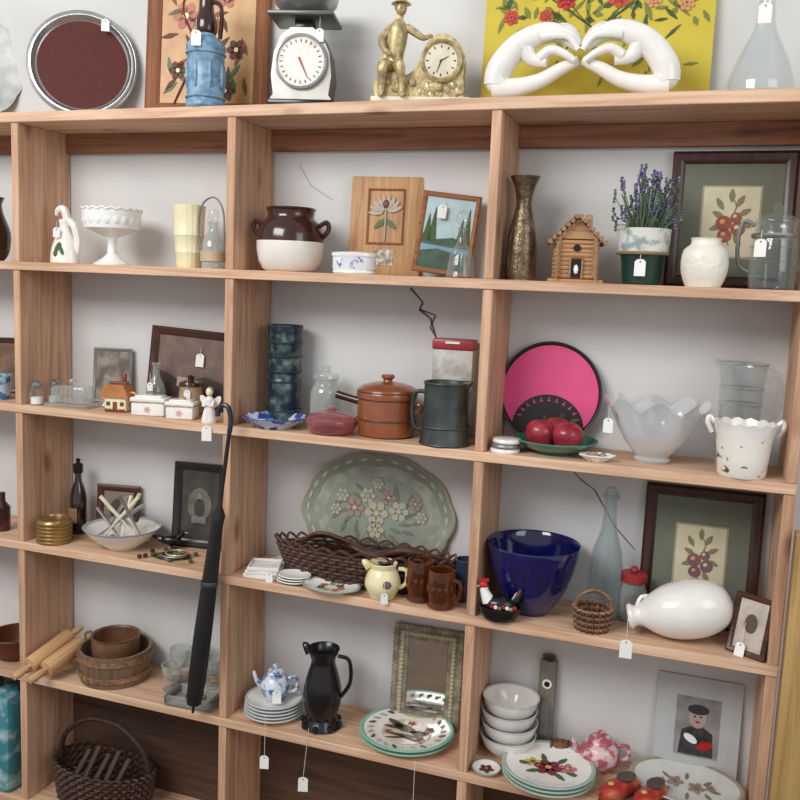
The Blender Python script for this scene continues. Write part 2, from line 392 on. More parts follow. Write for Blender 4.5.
for k in range(170):
    x=random.gauss(0,.16); z=random.gauss(.29,.075)
    if abs(x)>.27 or not .06<z<.43: continue
    o.leaf(x,z,random.uniform(.010,.028),random.uniform(.004,.008),random.uniform(0,180),random.choice([LG,DG,LG]),-.0003,pt=.5)
for (x,z,r,m_) in [(-.02,.33,.04,RED),(.10,.345,.032,CR_),(.035,.37,.026,RED),(-.10,.35,.028,PE),(.17,.32,.024,CR_),(-.16,.31,.024,PE),(.055,.285,.028,CR_),(-.08,.28,.024,RED),(.21,.36,.02,PE),(-.2,.35,.02,CR_),(.22,.26,.018,PE),(-.22,.24,.018,CR_),(.14,.27,.018,PE),(-.13,.24,.016,CR_)]:
    o.flower(x,z,r*1.1,m_,GOLD,-.0022,7,random.uniform(0,60)); o.flower(x,z,r*.6,m_,DG,-.004,5,20)
for sgn in(-1,1):
    for q in range(4):
        o.tube([(0,-.001,.2),(sgn*(.06+.04*q),-.001,.26+.02*q),(sgn*(.12+.04*q),-.001,.30+.025*(3-q))],.0015,DG,sm=5,seg=5)
put(o,1.71,.225,'T',4,-4)
o=Ob('ceramic_hands_sculpture')
PXW=.00245
def pq(x,y,yy=0): return ((x-585)*PXW,yy,(99-y)*PXW)
for sg in (1,-1):
    def q(x,y,yy=0):
        a=pq(x,y,yy); return (a[0]*sg,a[1],a[2])
    o.tube([q(500,84),q(503,68),q(520,46),q(544,34),q(564,35),q(581,48)],[.030,.033,.031,.027,.021,.013],WHT,seg=16,sm=5)
    o.tube([q(498,86),q(520,86),q(545,80),q(565,69),q(583,61)],[.028,.024,.019,.016,.012],WHT,seg=16,sm=5)
    o.ell(q(502,80),(.032,.03,.03),WHT)
    for j,(dy,yy,r) in enumerate([(24,.022,.0095),(27,.007,.010),(31,-.008,.010),(36,-.021,.009)]):
        o.tube([q(546,38,yy*.7),q(562,dy+2,yy),q(574,dy+5,yy),q(583,dy+17,yy)],[.014,.0105,r,r*.8],WHT,seg=10,sm=4)
    o.tube([q(545,58,-.01),q(556,52,-.02),q(569,56,-.022),q(580,63,-.02)],[.014,.0125,.010,.008],WHT,seg=10,sm=4)
    o.tube([q(528,46),q(536,58),q(552,62,-.006)],[.026,.018,.013],WHT,seg=12,sm=4)
put(o,1.70,.075,'T',3)
o=Ob('glass_flask')
o.lathe(vessel([(.068,0),(.075,.006),(.074,.03),(.058,.08),(.034,.13),(.022,.165),(.018,.235),(.024,.245),(.024,.25)],.003,.004),GLS,sm=2)
o.tag(-.005,-.06,.19,0,1.3,.05)
put(o,2.12,.1,'T')

# ================= LEVEL 1 =================
o=Ob('brown_vase'); o.lathe(vessel([(.03,0),(.05,.03),(.055,.09),(.035,.15),(.03,.18),(.038,.2)]),DKBR,sm=3); put(o,-.17,.1,'1')
o=Ob('swan_pitcher_figurine')
o.lathe([(0,0),(.042,0),(.046,.01),(.044,.04),(.034,.07),(.020,.10),(.016,.12),(.018,.135),(.0,.14)],WHT,sm=3,sx=1,sy=.75)
o.tube([(.012,0,.13),(-.002,0,.168),(-.02,0,.165),(-.028,0,.148)],[.013,.012,.010,.004],WHT,sm=4)
o.tube([(.014,0,.135),(.034,0,.115),(.046,0,.07),(.04,0,.03)],[.012,.013,.012,.008],WHT,sm=4)
o.leaf(-.004,.05,.018,.007,60,GRN,-.034); o.leaf(.008,.04,.015,.006,110,GRN,-.034); o.ell((-.012,-.030,.03),(.01,.006,.012),GRN,seg=10)
o.tag(-.01,-.03,.11,25,.9,.02)
put(o,.10,.12,'1',10)
o=Ob('milk_glass_compote')
def ruf(r,z,a): return (r,z+(.0025*math.cos(20*a) if z>.14 else 0))
o.lathe([(0,0),(.055,0),(.056,.004),(.03,.02),(.014,.035),(.012,.07),(.02,.085),(.055,.098),(.08,.11),(.086,.135),(.088,.168),(.084,.168),(.081,.14),(.076,.114),(.05,.105),(0,.1)],MILK,seg=80,warp=ruf)
o.tube([(.088*math.cos(a),.088*math.sin(a),.167+.0025*math.cos(20*a)) for a in [2*pi*k/120 for k in range(120)]],.0035,MILK,seg=6,closed=True)
for k in range(20):
    a=2*pi*(k+.5)/20; o.ell((.0835*math.cos(a),.0835*math.sin(a),.138),(.004,.012,.018),MILK,R('Z',math.degrees(a)),8)
put(o,.295,.1,'1')
o=Ob('fluted_yellow_tumbler')
def flu(r,z,a): return (r*(1+.03*abs(math.sin(9*a))),z)
o.lathe(vessel([(.034,0),(.036,.004),(.038,.04),(.0405,.045),(.039,.05),(.041,.09),(.044,.095),(.042,.1),(.044,.15),(.046,.178),(.047,.182)]),CREAM,seg=72,warp=flu)
put(o,.57,.1,'1')
o=Ob('glass_cruet')
o.lathe(vessel([(.026,0),(.034,.01),(.036,.05),(.03,.085),(.016,.105),(.014,.125),(.02,.135)],.003),GLS,sm=2)
o.lathe([(0,.12),(.012,.12),(.01,.135),(.016,.15),(.012,.168),(0,.17)],GLS,sm=2)
o.tube([(-.034,0,.04),(-.05,0,.1),(-.04,0,.18),(0,0,.205),(.03,0,.17),(.036,0,.1),(.034,0,.04)],.0026,PEW,sm=5,seg=6)
o.lathe([(.0345,.02),(.0372,.022),(.0372,.05),(.034,.052)],M('cork_brown',(190,170,140),.6))
put(o,.665,.08,'1')
o=Ob('bean_pot_crock')
CRW=M('crock_white',(232,228,220),.25,var=.04)
o.lathe(vessel([(.066,0),(.078,.008),(.09,.03),(.095,.06),(.096,.085),(.094,.11),(.085,.135),(.070,.148),(.066,.155),(.068,.172),(.070,.176)],.006),CRW,seg=48,bands=[(.088,CRW),(9,DKBR)])
for sx in(-1,1):
    o.tube([(sx*.083,0,.13),(sx*.105,0,.142),(sx*.112,0,.122),(sx*.094,0,.098)],.007,DKBR,sm=5)
o.lathe([(.069,.172),(.072,.176),(.069,.18),(.064,.178)],DKBR,seg=48)
put(o,.895,.12,'1',8)
o=Ob('delft_butter_dish')
BW=PAT('delft_pattern',(228,232,238),(90,120,170),55,.62,.05,.25)
o.lathe([(0,0),(.052,0),(.056,.004),(.054,.01),(.056,.014),(.056,.045),(.059,.048),(.059,.056),(.056,.058),(0,.062)],WHT,sx=1.08,sy=.75,bands=[(.012,WHT),(.047,BW),(9,WHT)],seg=48)
put(o,1.12,.06,'1',6)
o=Ob('carved_wood_plaque')
o.box((.215,.014,.285),(0,.007,.1425),OAK,bevel=.004)
o.frame(.11,.16,.006,.004,OAKD,z0=.09)
TM=M('tile_grey',(176,166,150),.5); o.panel(.055,.045,-.002,PAT('tile_pic',(210,205,195),(130,110,96),60,.5,.1,.5),z=.03,t=.002)
for a in range(20,181,20): o.leaf(.03*math.cos(math.radians(a)),.18+.03*math.sin(math.radians(a)),.022,.007,a,TM,-.001,t=.004,pt=.4)
for a in (-40,220): o.leaf(.02*math.cos(math.radians(a)),.15,.022,.008,a,GRN,-.001,t=.003,pt=.4)
o.tube([(0,-.003,.1),(0,-.003,.2)],.003,TM); o.ell((0,-.004,.205),(.010,.005,.014),M('plum',(110,60,70),.5),seg=10)
put(o,1.13,.258,'1',6,-6)
o=Ob('landscape_painting')
FRW=WOOD('frame_honey',(168,116,72),(124,76,44),'X',knots=False,scale=2)
o.frame(.165,.225,.014,.014,FRW)
o.panel(.145,.205,-.005,M('sky_paint',(176,200,206),.6,var=.1),z=.012)
o.prism([(-.068,.013),(.068,.013),(.068,.09),(.02,.105),(-.03,.095),(-.068,.11)],-.0065,-.005,M('lake_green',(48,82,60),.5,var=.3,vs=30))
o.prism([(-.068,.06),(-.02,.07),(.068,.055),(.068,.075),(-.068,.08)],-.0075,-.0064,M('lake_blue',(110,150,170),.4))
for x,h in((-.055,.075),(-.04,.095),(.04,.07),(.056,.1)):
    o.prism([(x-.012,.09),(x+.012,.09),(x,.09+h)],-.008,-.0064,DG)
o.tag(-.02,-.016,.19,10,1.1,.02)
put(o,1.318,.225,'1',6,-8,ry=6,dz=.009)
o=Ob('glass_decanter')
o.lathe(vessel([(.036,0),(.037,.006),(.034,.04),(.026,.07),(.014,.09),(.011,.12),(.016,.13)],.003),GLS,sm=2)
o.lathe([(0,.12),(.01,.12),(.009,.135),(.018,.15),(.015,.168),(0,.178)],GLS,sm=2)
for k in range(10):
    a=2*pi*k/10; o.tube([(.036*math.cos(a),.036*math.sin(a),.006),(.027*math.cos(a),.027*math.sin(a),.068)],.0022,GLS,seg=5)
put(o,1.42,.07,'1')
o=Ob('hammered_brass_vase')
o.lathe(vessel([(.035,0),(.038,.004),(.04,.02),(.040,.08),(.034,.13),(.022,.18),(.02,.205),(.027,.24),(.038,.264)],.002),M('antique_brass',(128,112,90),.38,.8,var=.3,vs=40,bump=.5,bs=120),sm=3)
for k in range(5):
    a=-90+20*(k-2)
    o.tube([(.041*math.cos(math.radians(a)),.041*math.sin(math.radians(a)),.03),(.036*math.cos(math.radians(a)),.036*math.sin(math.radians(a)),.12)],.002,M('brass_line',(92,76,54),.4,.8),seg=5)
put(o,1.57,.12,'1')
o=Ob('log_cabin_birdhouse')
LOG=WOOD('log_tan',(196,152,108),(150,106,68),'X',knots=False,scale=3); LOG2=WOOD('log_roof',(178,136,98),(130,92,62),'Y',knots=False,scale=3)
o.box((.135,.10,.008),(0,0,.004),LOG,bevel=.002)
for k in range(9):
    z=.015+k*.0105
    for y in(-.04,.04): o.tube([(-.055,y,z),(.055,y,z)],.0058,LOG,seg=8)
    for x in(-.045,.045): o.tube([(x,-.05,z+.005),(x,.05,z+.005)],.0058,LOG,seg=8)
for y in (-.042,.038): o.prism([(-.05,.108),(.05,.108),(0,.158)],y,y+.004,LOG)
for sx in(-1,1):
    for k in range(7):
        t=k/6; o.tube([(sx*(.005+.062*t),-.06,.162-.062*t),(sx*(.005+.062*t),.06,.162-.062*t)],.0062,LOG2,seg=7)
o.box((.018,.018,.03),(.028,.0,.155),LOG,bevel=.002)
o.panel(.026,.045,-.048,BLK,z=.012,x=.0); o.tube([(-.015,-.049,.01),(-.015,-.049,.06),(.015,-.049,.06),(.015,-.049,.01)],.003,LOG2,seg=6)
o.ell((.0,-.052,.032),(.006,.004,.012),PAPER,seg=8)
o.leaf(0,.085,.009,.009,0,BLK,-.047)
for sx in (-.048,.048): o.tube([(sx,-.058,.008),(sx,-.058,.1)],.003,LOG2,seg=6)
put(o,1.715,.1,'1',12)
o=Ob('potted_lavender')
PG=M('pot_dark_green',(24,60,52),.3,var=.15)
o.lathe(vessel([(.042,0),(.046,.004),(.052,.06),(.056,.075),(.062,.078),(.065,.13),(.066,.138)],.005,.1),PG,bands=[(.076,PG),(9,PAT('pot_band',(214,214,206),(140,156,160),40,.55,.08,.4))],seg=40)
o.lathe([(.063,.074),(.0665,.078),(.063,.082)],M('pot_rim',(150,130,90),.4))
LS=M('lav_stem',(98,120,88),.7,var=.2); LF=M('lav_flower',(128,122,168),.8,var=.3,vs=80); LF2=M('lav_flower_dark',(88,82,136),.8,var=.3,vs=80)
random.seed(5)
for k in range(120):
    a=random.uniform(0,2*pi); s_=random.uniform(.1,1); r1=.085*s_; hh=random.uniform(.17,.285)-.035*s_
    bx,by=.04*s_*math.cos(a),.04*s_*math.sin(a); tx,ty=r1*math.cos(a)*1.15,r1*math.sin(a)*.8
    o.tube([(bx,by,.11),(bx*1.2,by*1.2,.15),(tx,ty,hh)],.0011,LS,seg=4)
    if k%3<2:
        for q in range(5): o.ell((tx+random.uniform(-.003,.003),ty+random.uniform(-.003,.003),hh-.012+q*.007),(.0042,.0042,.004),random.choice([LF,LF2,LS]),seg=6)
    o.tube([(bx,by,.12),(bx*1.8+.01,by*1.6,.15+.05*random.random())],[.0035,.0006],LS,seg=4)
o.tag(0,-.058,.062,5,1.2,.02)
put(o,1.88,.12,'1')
MATG=M('mat_sage',(108,113,98),.8,var=.05); CRP=M('print_cream',(206,198,170),.8,var=.05)
FR1=M('fruit_red',(150,84,66),.7,var=.2); FR2=M('fruit_plum',(124,88,96),.7,var=.2); LEFG=M('print_leaf',(132,124,88),.7)
def botanic(o,z,w,h,fr,y):
    o.panel(w,h,y,CRP,z=z-h/2)
    o.tube([(0,y-.001,z-h*.34),(-.01,y-.001,z-h*.1),(.012,y-.001,z+h*.2),(.0,y-.001,z+h*.36)],.0014,LEFG,sm=4,seg=5)
    for i,(x,q,a) in enumerate([(-.03,.1,150),(.034,.14,30),(-.028,.26,120),(.022,.3,60),(-.034,-.08,200),(.036,-.04,-20),(0,.38,90),(.02,-.26,-60)]):
        o.leaf(x*w/.14,z+q*h,.018*w/.14,.008*w/.14,a,LEFG,y,pt=.4)
    for i,(x,q,r) in enumerate([(-.016,-.02,.02),(.02,-.1,.018),(-.012,-.2,.018),(.014,.06,.014)]):
        o.leaf(x*w/.14,z+q*h,r*w/.14,r*w/.14,0,fr,y-.001)
        o.leaf(x*w/.14-.003,z+q*h+.004,r*.35*w/.14,r*.3*w/.14,30,CRP if i%2 else PE,y-.0026,t=.0008)
o=Ob('botanical_print')
o.frame(.30,.345,.030,.02,MAHOG); o.panel(.25,.295,-.006,MATG,z=.025); o.panel(.145,.185,-.0075,M('mat_edge',(158,154,124),.7),z=.075); botanic(o,.168,.135,.175,FR1,-.009)
put(o,2.082,.262,'1',0,-5)
o=Ob('white_ginger_jar')
o.lathe(vessel([(.036,0),(.042,.004),(.052,.03),(.055,.06),(.05,.088),(.036,.1),(.034,.112),(.037,.116)],.004),M('jar_relief',(236,232,218),.35,var=.05,bump=.6,bs=70),sm=2)
put(o,2.03,.065,'1')
o=Ob('glass_coffee_pot')
o.lathe(vessel([(.046,0),(.052,.008),(.055,.05),(.052,.10),(.046,.14),(.048,.158)],.003),GLS,sm=2)
o.lathe([(.048,.155),(.046,.165),(.02,.178),(.008,.182),(.012,.195),(0,.202)],GLS,sm=2)
o.lathe([(.0535,.12),(.056,.125),(.0535,.13)],SILV)
for k in range(3): ringloop(o,.0545+.0005*k,.03+.035*k,.0015,GLS)
o.tube([(.05,0,.15),(.075,.0,.16),(.085,0,.12),(.08,0,.06),(.055,0,.04)],.005,PEW,sm=4)
o.tube([(-.05,0,.05),(-.075,0,.09),(-.08,0,.13)],[.012,.009,.007],GLS,sm=4)
o.tag(.02,.055,.115,180,1.2,.02)
put(o,2.185,.085,'1',0).rotation_euler=(0,0,math.radians(165))

# ================= LEVEL 2 =================
o=Ob('blue_glass_cup'); o.lathe(vessel([(.025,0),(.03,.005),(.035,.06),(.038,.08)]),PAT('cup_blue',(170,200,215),(70,110,150),40),sm=2); put(o,-.13,.08,'2')
o=Ob('framed_photo'); o.frame(.14,.19,.018,.014,DKWOOD); o.panel(.11,.16,-.004,M('sepia',(120,90,70),.6,var=.3),z=.012); put(o,-.23,.25,'2',20,-8)
GLW=GLASS('pressed_glass',(242,245,243),.10,.75,surf=(220,224,222),blend=.32)
for x,y in ((.058,.035),(.062,.11)):
    o=Ob('salt_shaker'); o.lathe([(0,0),(.02,0),(.023,.006),(.022,.03),(.018,.05),(.014,.055)],GLS,sm=2); o.lathe([(.0145,.052),(.0165,.055),(.016,.07),(.008,.078),(0,.079)],SILV); o.lathe([(0,.004),(.018,.004),(.018,.025),(0,.025)],PAPER,seg=16)
    put(o,x,y,'2')
o=Ob('glass_butter_dish')
o.box((.15,.09,.012),(0,0,.006),GLW,bevel=.004); o.box((.125,.07,.055),(0,0,.04),GLW,bevel=.012,taper=.92); o.lathe([(.006,.066),(.008,.072),(.013,.08),(.008,.09),(0,.091)],GLW)
for k in range(7): o.tube([(-.055+.018*k,-.037,.018),(-.05+.0165*k,-.034,.062)],.0025,GLW,seg=5)
put(o,.165,.075,'2',6)
o=Ob('standing_photograph')
o.frame(.13,.18,.01,.008,PEW); o.panel(.115,.16,-.003,PAT('photo_grey',(150,140,128),(96,84,76),20,.5,.1,.4),z=.01); put(o,.18,.25,'2',14,-10)
o=Ob('glass_bell')
o.lathe([(.026,0),(.027,.002),(.019,.02),(.013,.045),(.006,.055),(.008,.07),(.005,.085),(.01,.095),(0,.103)],GLW,sm=2); put(o,.235,.15,'2')
o=Ob('cottage_teapot')
OR=M('cottage_orange',(196,130,78),.3,var=.15); BRR=M('cottage_roof',(130,66,36),.4,var=.2)
o.box((.07,.055,.05),(0,0,.026),CREAM,bevel=.006)
o.prism([(-.045,.045),(.045,.045),(.03,.085),(-.03,.085)],-.034,.034,OR)
o.box((.06,.02,.008),(0,0,.088),BRR,bevel=.003); o.box((.012,.012,.03),(.018,0,.102),BRR,bevel=.002)
o.panel(.014,.028,-.029,BRR,z=.004); o.panel(.012,.012,-.029,DG,x=-.022,z=.02); o.panel(.012,.012,-.029,DG,x=.022,z=.02)
o.tube([(.034,0,.02),(.055,0,.03),(.056,0,.055),(.036,0,.06)],.005,OR,sm=4); o.tube([(-.034,0,.025),(-.05,0,.04),(-.056,0,.06)],[.009,.006,.005],OR,sm=4)
for k in range(6): o.ell((-.028+.011*k,-.03,.006),(.006,.004,.006),RED if k%2 else GRN,seg=6)
put(o,.335,.08,'2',12)
o=Ob('glass_bottle'); o.lathe(vessel([(.025,0),(.03,.006),(.03,.06),(.024,.085),(.012,.105),(.010,.14),(.014,.145),(.014,.15)],.003),GLW); o.tag(.0,-.032,.09,20,.8,.03); put(o,.395,.19,'2')
for x,w,h,y in ((.46,.105,.066,.07),(.575,.085,.062,.065)):
    o=Ob('porcelain_trinket_box'); o.box((w,.06,h*.62),(0,0,h*.31),WHT,bevel=.006); o.box((w+.006,.066,h*.22),(0,0,h*.74),WHT,bevel=.005)
    o.box((w*.8,.045,h*.1),(0,0,h*.88),WHT,bevel=.002); o.ell((0,0,h*.97),(.012,.008,.006),GOLD,seg=10)
    o.flower(0,h*.3,.010,M('pale_pink',(222,180,176),.5),GOLD,-.031); o.panel(w+.004,.002,-.034,GOLD,z=h*.63,t=.001)
    put(o,x,y,'2',12)
o=Ob('framed_landscape')
o.frame(.29,.245,.026,.018,DKWOOD); o.panel(.25,.20,-.006,M('dim_sky',(116,96,86),.35,var=.2),z=.02)
o.prism([(-.12,.024),(.12,.024),(.12,.08),(.05,.1),(-.02,.075),(-.12,.11)],-.0075,-.006,M('dim_land',(60,42,34),.4,var=.3,vs=25)); o.panel(.05,.03,-.0085,M('dim_house',(170,150,130),.5),x=-.02,z=.06,t=.001)
o.tag(.03,-.012,.17,5,1.2,.02)
put(o,.47,.262,'2',6,-8,ry=3,dz=.012)
o=Ob('brown_ceramic_jar'); o.lathe(vessel([(.03,0),(.036,.01),(.038,.05),(.034,.08),(.036,.09)]),M('tan_glaze',(176,150,124),.3,var=.1),sm=2); o.lathe([(.036,.088),(.034,.1),(.01,.108),(.012,.118),(0,.124)],DKBR,sm=2); o.tag(.01,-.036,.08,20,.9,.03); put(o,.54,.165,'2')
o=Ob('angel_figurine')
o.lathe([(0,0),(.022,0),(.02,.02),(.012,.055),(.014,.068),(.006,.078)],WHT,sm=3); o.ell((0,0,.09),(.011,.011,.013),CREAM,seg=12); o.ell((0,.003,.094),(.012,.011,.012),GOLD,seg=10)
for sx in(-1,1): o.leaf(sx*.018,.06,.022,.01,sx*55,WHT,.012,t=.004); o.tube([(sx*.012,0,.066),(sx*.014,-.014,.05),(0,-.018,.056)],[.005,.004,.003],WHT,sm=3)
o.tag(.008,-.038,-.004,10,1.3,.06)
put(o,.685,.036,'2',10)
o=Ob('stacked_pottery_vase')
TV=PAT('navy_green_glaze',(26,34,50),(58,86,84),30,.52,.06,.3,c3=(112,124,104))
o.lathe([(0,0),(.046,0),(.05,.006),(.048,.07),(.051,.125),(.049,.13),(.047,.135),(.047,.15),(.051,.155),(.048,.2),(.050,.26),(.053,.285),(.053,.292),(.048,.29),(.044,.2),(0,.2)],TV,seg=40)
for z in(.006,.04,.125,.155,.2,.24,.286): ringloop(o,.0512,z,.003,M('glaze_rim',(34,52,70),.25))
put(o,.845,.2,'2')
o=Ob('blue_willow_dish')
WB=PAT('willow',(56,78,150),(205,215,232),34,.5,.04,.25)
def sc8(r,z,a): return (r*(1+.04*math.cos(8*a)*(r/.09)**2),z)
o.lathe([(0,0),(.05,0),(.052,.004),(.085,.022),(.092,.03),(.09,.033),(.08,.027),(.05,.008),(0,.007)],WB,seg=64,warp=sc8,sm=1)
o.tube([((.091*(1+.04*math.cos(8*a)))*math.cos(a),(.091*(1+.04*math.cos(8*a)))*math.sin(a),.0315) for a in [2*pi*k/72 for k in range(72)]],.0018,M('delft_edge',(60,84,160),.3),closed=True,seg=6)
put(o,.88,.075,'2')
o=Ob('glass_storage_jar'); o.lathe(vessel([(.04,0),(.046,.008),(.047,.09),(.04,.115),(.034,.125),(.034,.14)],.003),GLW,sm=2); o.lathe([(.036,.138),(.038,.142),(.036,.155),(.012,.162),(.014,.175),(0,.182)],GLW,sm=2); put(o,.985,.2,'2')
o=Ob('pink_glass_covered_dish')
PKG=GLASS('pink_glass',(232,186,188),.2,.8,surf=(200,130,134),blend=.35)
o.lathe(vessel([(.05,0),(.062,.005),(.072,.02),(.072,.035)],.004),PKG,seg=48,sm=1); o.lathe([(.074,.034),(.074,.04),(.066,.05),(.035,.06),(.01,.064),(.012,.072),(0,.076)],PKG,seg=48,sm=1)
for k in range(24):
    a=2*pi*k/24; o.tube([(.06*math.cos(a),.06*math.sin(a),.004),(.0735*math.cos(a),.0735*math.sin(a),.03)],.002,PKG,seg=4)
put(o,1.06,.075,'2')
o=Ob('covered_bean_casserole')
CO=M('terracotta_glaze',(142,80,48),.25,var=.12,coat=.4)
o.lathe([(0,0),(.07,0),(.079,.006),(.082,.03),(.0835,.085),(.082,.105),(.086,.108),(.087,.118),(.086,.124),(.084,.127),(.083,.133),(.07,.142),(.04,.15),(.014,.153),(.012,.158),(.02,.166),(.016,.173),(0,.175)],CO,seg=48)
for z in(.05,.108,.126): ringloop(o,.0845,z,.0025,M('terracotta_dark',(104,54,34),.3))
o.tube([(-.083,0,.09),(-.11,-.005,.095),(-.155,-.012,.105)],[.013,.011,.012],DKBR,sm=4,seg=10)
o.tube([(.083,0,.09),(.10,0,.095),(.104,0,.08),(.084,0,.07)],.006,CO,sm=4)
put(o,1.205,.135,'2',-5)
o=Ob('galvanised_tin_mug')
TIN=M('dark_galvanised',(84,92,90),.4,.6,var=.25,vs=14)
o.lathe(vessel([(.064,0),(.067,.004),(.063,.05),(.060,.12),(.060,.165),(.062,.17)],.003),TIN)
for z in(.004,.05,.167): ringloop(o,.067-.04*z,z,.003,TIN)
o.tube([(-.058,0,.14),(-.085,0,.135),(-.092,0,.09),(-.085,0,.045),(-.062,0,.035)],.006,TIN,sm=5,flat=1.7)
o.tube([(.055,-.01,.165),(.072,-.013,.176)],[.014,.004],TIN)
put(o,1.395,.08,'2',5)
o=Ob('red_lidded_recipe_tin')
o.box((.115,.06,.25),(0,0,.125),PAT('tin_cream',(200,198,192),(150,148,140),18,.55,.1,.4),bevel=.004); o.box((.12,.066,.03),(0,0,.264),M('tin_red',(160,48,54),.35),bevel=.005); o.box((.04,.01,.006),(0,-.033,.27),PAPER)
put(o,1.37,.235,'2',4)
o=Ob('pink_round_tray')
HP=M('hot_pink',(224,76,134),.45,var=.03); BKT=M('tray_black',(26,22,26),.35)
o.M=T(0,0,.144)@R('X',90)
o.lathe([(0,0),(.130,0),(.141,.008),(.143,.012),(.142,.015),(.137,.014),(.132,.008)],BKT,seg=64)
o.lathe([(.1325,.0082),(0,.0082)],HP,seg=64)
o.M=Matrix.Identity(4)
arc=[(.098*math.cos(math.radians(a)),.05+.09*math.sin(math.radians(a))) for a in range(0,181,8)]
o.prism([(.098,.05),*arc[1:-1],(-.098,.05),(-.08,.035),(-.04,.02),(0,.016),(.04,.02),(.08,.035)],-.0105,-.0085,BKT)
for k in range(11):
    a=math.radians(15+15*k); o.M=T(.078*math.cos(a),-.0107,.06+.062*math.sin(a))@R('Y',90-math.degrees(a)); o.panel(.008,.003,0,HP,t=.0006) ; o.panel(.0022,.011,0,HP,t=.0006)
o.M=Matrix.Identity(4)
put(o,1.645,.258,'2',0,-9)
o=Ob('green_glass_plate')
TG=M('teal_green_glass',(58,124,108),.12,var=.1,coat=.5)
o.lathe([(0,.0),(.05,0),(.055,.006),(.09,.018),(.112,.035),(.110,.038),(.085,.024),(.05,.012),(0,.01)],TG,seg=56); put(o,1.69,.13,'2')
for x,y,z in ((1.648,.105,.012),(1.724,.098,.012),(1.68,.19,.012)):
    o=Ob('red_apple'); AP=PAT('apple_skin',(140,32,50),(178,74,74),12,.55,.15,.25)
    o.lathe([(0,.012),(.012,.004),(.024,.002),(.034,.016),(.040,.038),(.038,.056),(.026,.07),(.012,.07),(0,.06)],AP,sm=3,seg=32)
    o.tube([(0,0,.06),(.002,0,.075),(.006,0,.086)],.0018,BR,seg=5); o.leaf(.012,.082,.011,.005,20,GRN,0)
    put(o,x,y,'2',random.uniform(0,90),dz=z,rx=8)
o=Ob('stacked_jar_lids')
for k,r in enumerate((.038,.037,.036)): o.lathe([(0,0),(r,0),(r+.002,.004),(r,.010),(r-.006,.012),(0,.0115)],WHT if k!=1 else PEW,loc=(.002*k,0,.0125*k))
put(o,1.570,.055,'2')
o=Ob('seashell_dish')
def shw(r,z,a): return (r*(1+.08*math.cos(9*a)),z)
o.lathe([(0,0),(.02,0),(.045,.016),(.043,.018),(.02,.004),(0,.004)],WHT,warp=shw,seg=72,sy=.7); o.ell((-.01,0,.016),(.016,.01,.008),M('shell_tan',(170,140,120),.5),seg=10); o.ell((.015,.004,.014),(.01,.008,.008),PEW,seg=8)
put(o,1.81,.05,'2',10)
o=Ob('ruffled_glass_bowl')
OP=GLASS('opalescent_glass',(240,242,244),.36,.95,surf=(240,242,244),blend=.3)
def ruw(r,z,a):
    k=max(0,(z-.04)/.13); return (r*(1+.08*k*math.cos(8*a)),z+.017*k*math.sin(8*a+.6))
o.lathe([(0,0),(.042,0),(.046,.006),(.040,.014),(.055,.03),(.080,.06),(.096,.095),(.108,.13),(.124,.150),(.120,.150),(.104,.13),(.091,.095),(.075,.06),(.05,.034),(0,.03)],OP,seg=128,warp=ruw,sy=.88)
o.tag(-.11,-.055,.11,0,1.1,.035)
put(o,1.94,.145,'2')
o=Ob('glass_water_pitcher')
o.lathe(vessel([(.050,0),(.053,.006),(.052,.06),(.051,.14),(.055,.23),(.061,.262)],.003),GLS,sm=2); o.tube([(.054,0,.22),(.088,0,.225),(.09,0,.15),(.055,0,.06)],.006,GLS,sm=5)
o.tube([(-.058,0,.26),(-.07,0,.268)],[.012,.004],GLS)
ringloop(o,.061,.262,.0022,GLW)
for z in (.16,.2): ringloop(o,.054,z,.0016,GLW)
put(o,2.145,.213,'2',5)
o=Ob('pioneer_ceramic_planter')
PLM=PAT('planter_print',(236,232,222),(112,84,66),34,.64,.03,.35,stretch=(1,1,1.6))
o.lathe(vessel([(.052,0),(.056,.006),(.060,.05),(.066,.10),(.072,.125),(.074,.13)],.005),WHT,seg=64,bands=[(.02,WHT),(.09,PLM),(9,WHT)],warp=lambda r,z,a:(r,z+(.003*math.cos(14*a) if z>.11 else 0)))
for sx in(-1,1): o.tube([(sx*.074,0,.10),(sx*.086,0,.125),(sx*.082,0,.138),(sx*.07,0,.125)],.006,WHT,sm=4)
put(o,2.155,.058,'2')

# ================= LEVEL 3 =================
o=Ob('small_dark_bottle'); o.lathe([(0,0),(.024,0),(.026,.08),(.01,.1),(.01,.13),(0,.132)],DKBR); put(o,-.15,.1,'3')
o=Ob('brass_bangle_tin')
GB=M('brass_ribbed',(172,142,92),.3,.7,var=.15)
pr=[(0,0),(.05,0)]
for k in range(6): pr+=[(.055,.004+.012*k),(.056,.008+.012*k),(.052,.0115+.012*k)]
o.lathe(pr+[(.05,.078),(.044,.08),(.042,.074),(0,.074)],GB,seg=48); put(o,.095,.065,'3')
o=Ob('amber_medicine_bottle'); AB=GLASS('brown_glass',(90,48,28),.5,.95,surf=(48,28,20))
o.lathe(vessel([(.024,0),(.027,.005),(.027,.12),(.022,.15),(.011,.18),(.010,.21)],.003),AB); o.lathe([(.014,.205),(.016,.21),(.016,.235),(.006,.24),(.008,.252),(0,.256)],BLK); o.panel(.034,.05,-.029,M('label_tan',(140,110,80),.7),z=.04,t=.001); put(o,.072,.21,'3')
o=Ob('small_framed_picture')
o.frame(.15,.17,.022,.015,DKWOOD); o.panel(.12,.13,-.005,M('mat_khaki',(120,116,100),.6),z=.02); o.leaf(0,.085,.03,.04,0,M('tiny_art',(70,60,52),.6),-.006); put(o,.20,.255,'3',10,-10)
o=Ob('dark_framed_photograph')
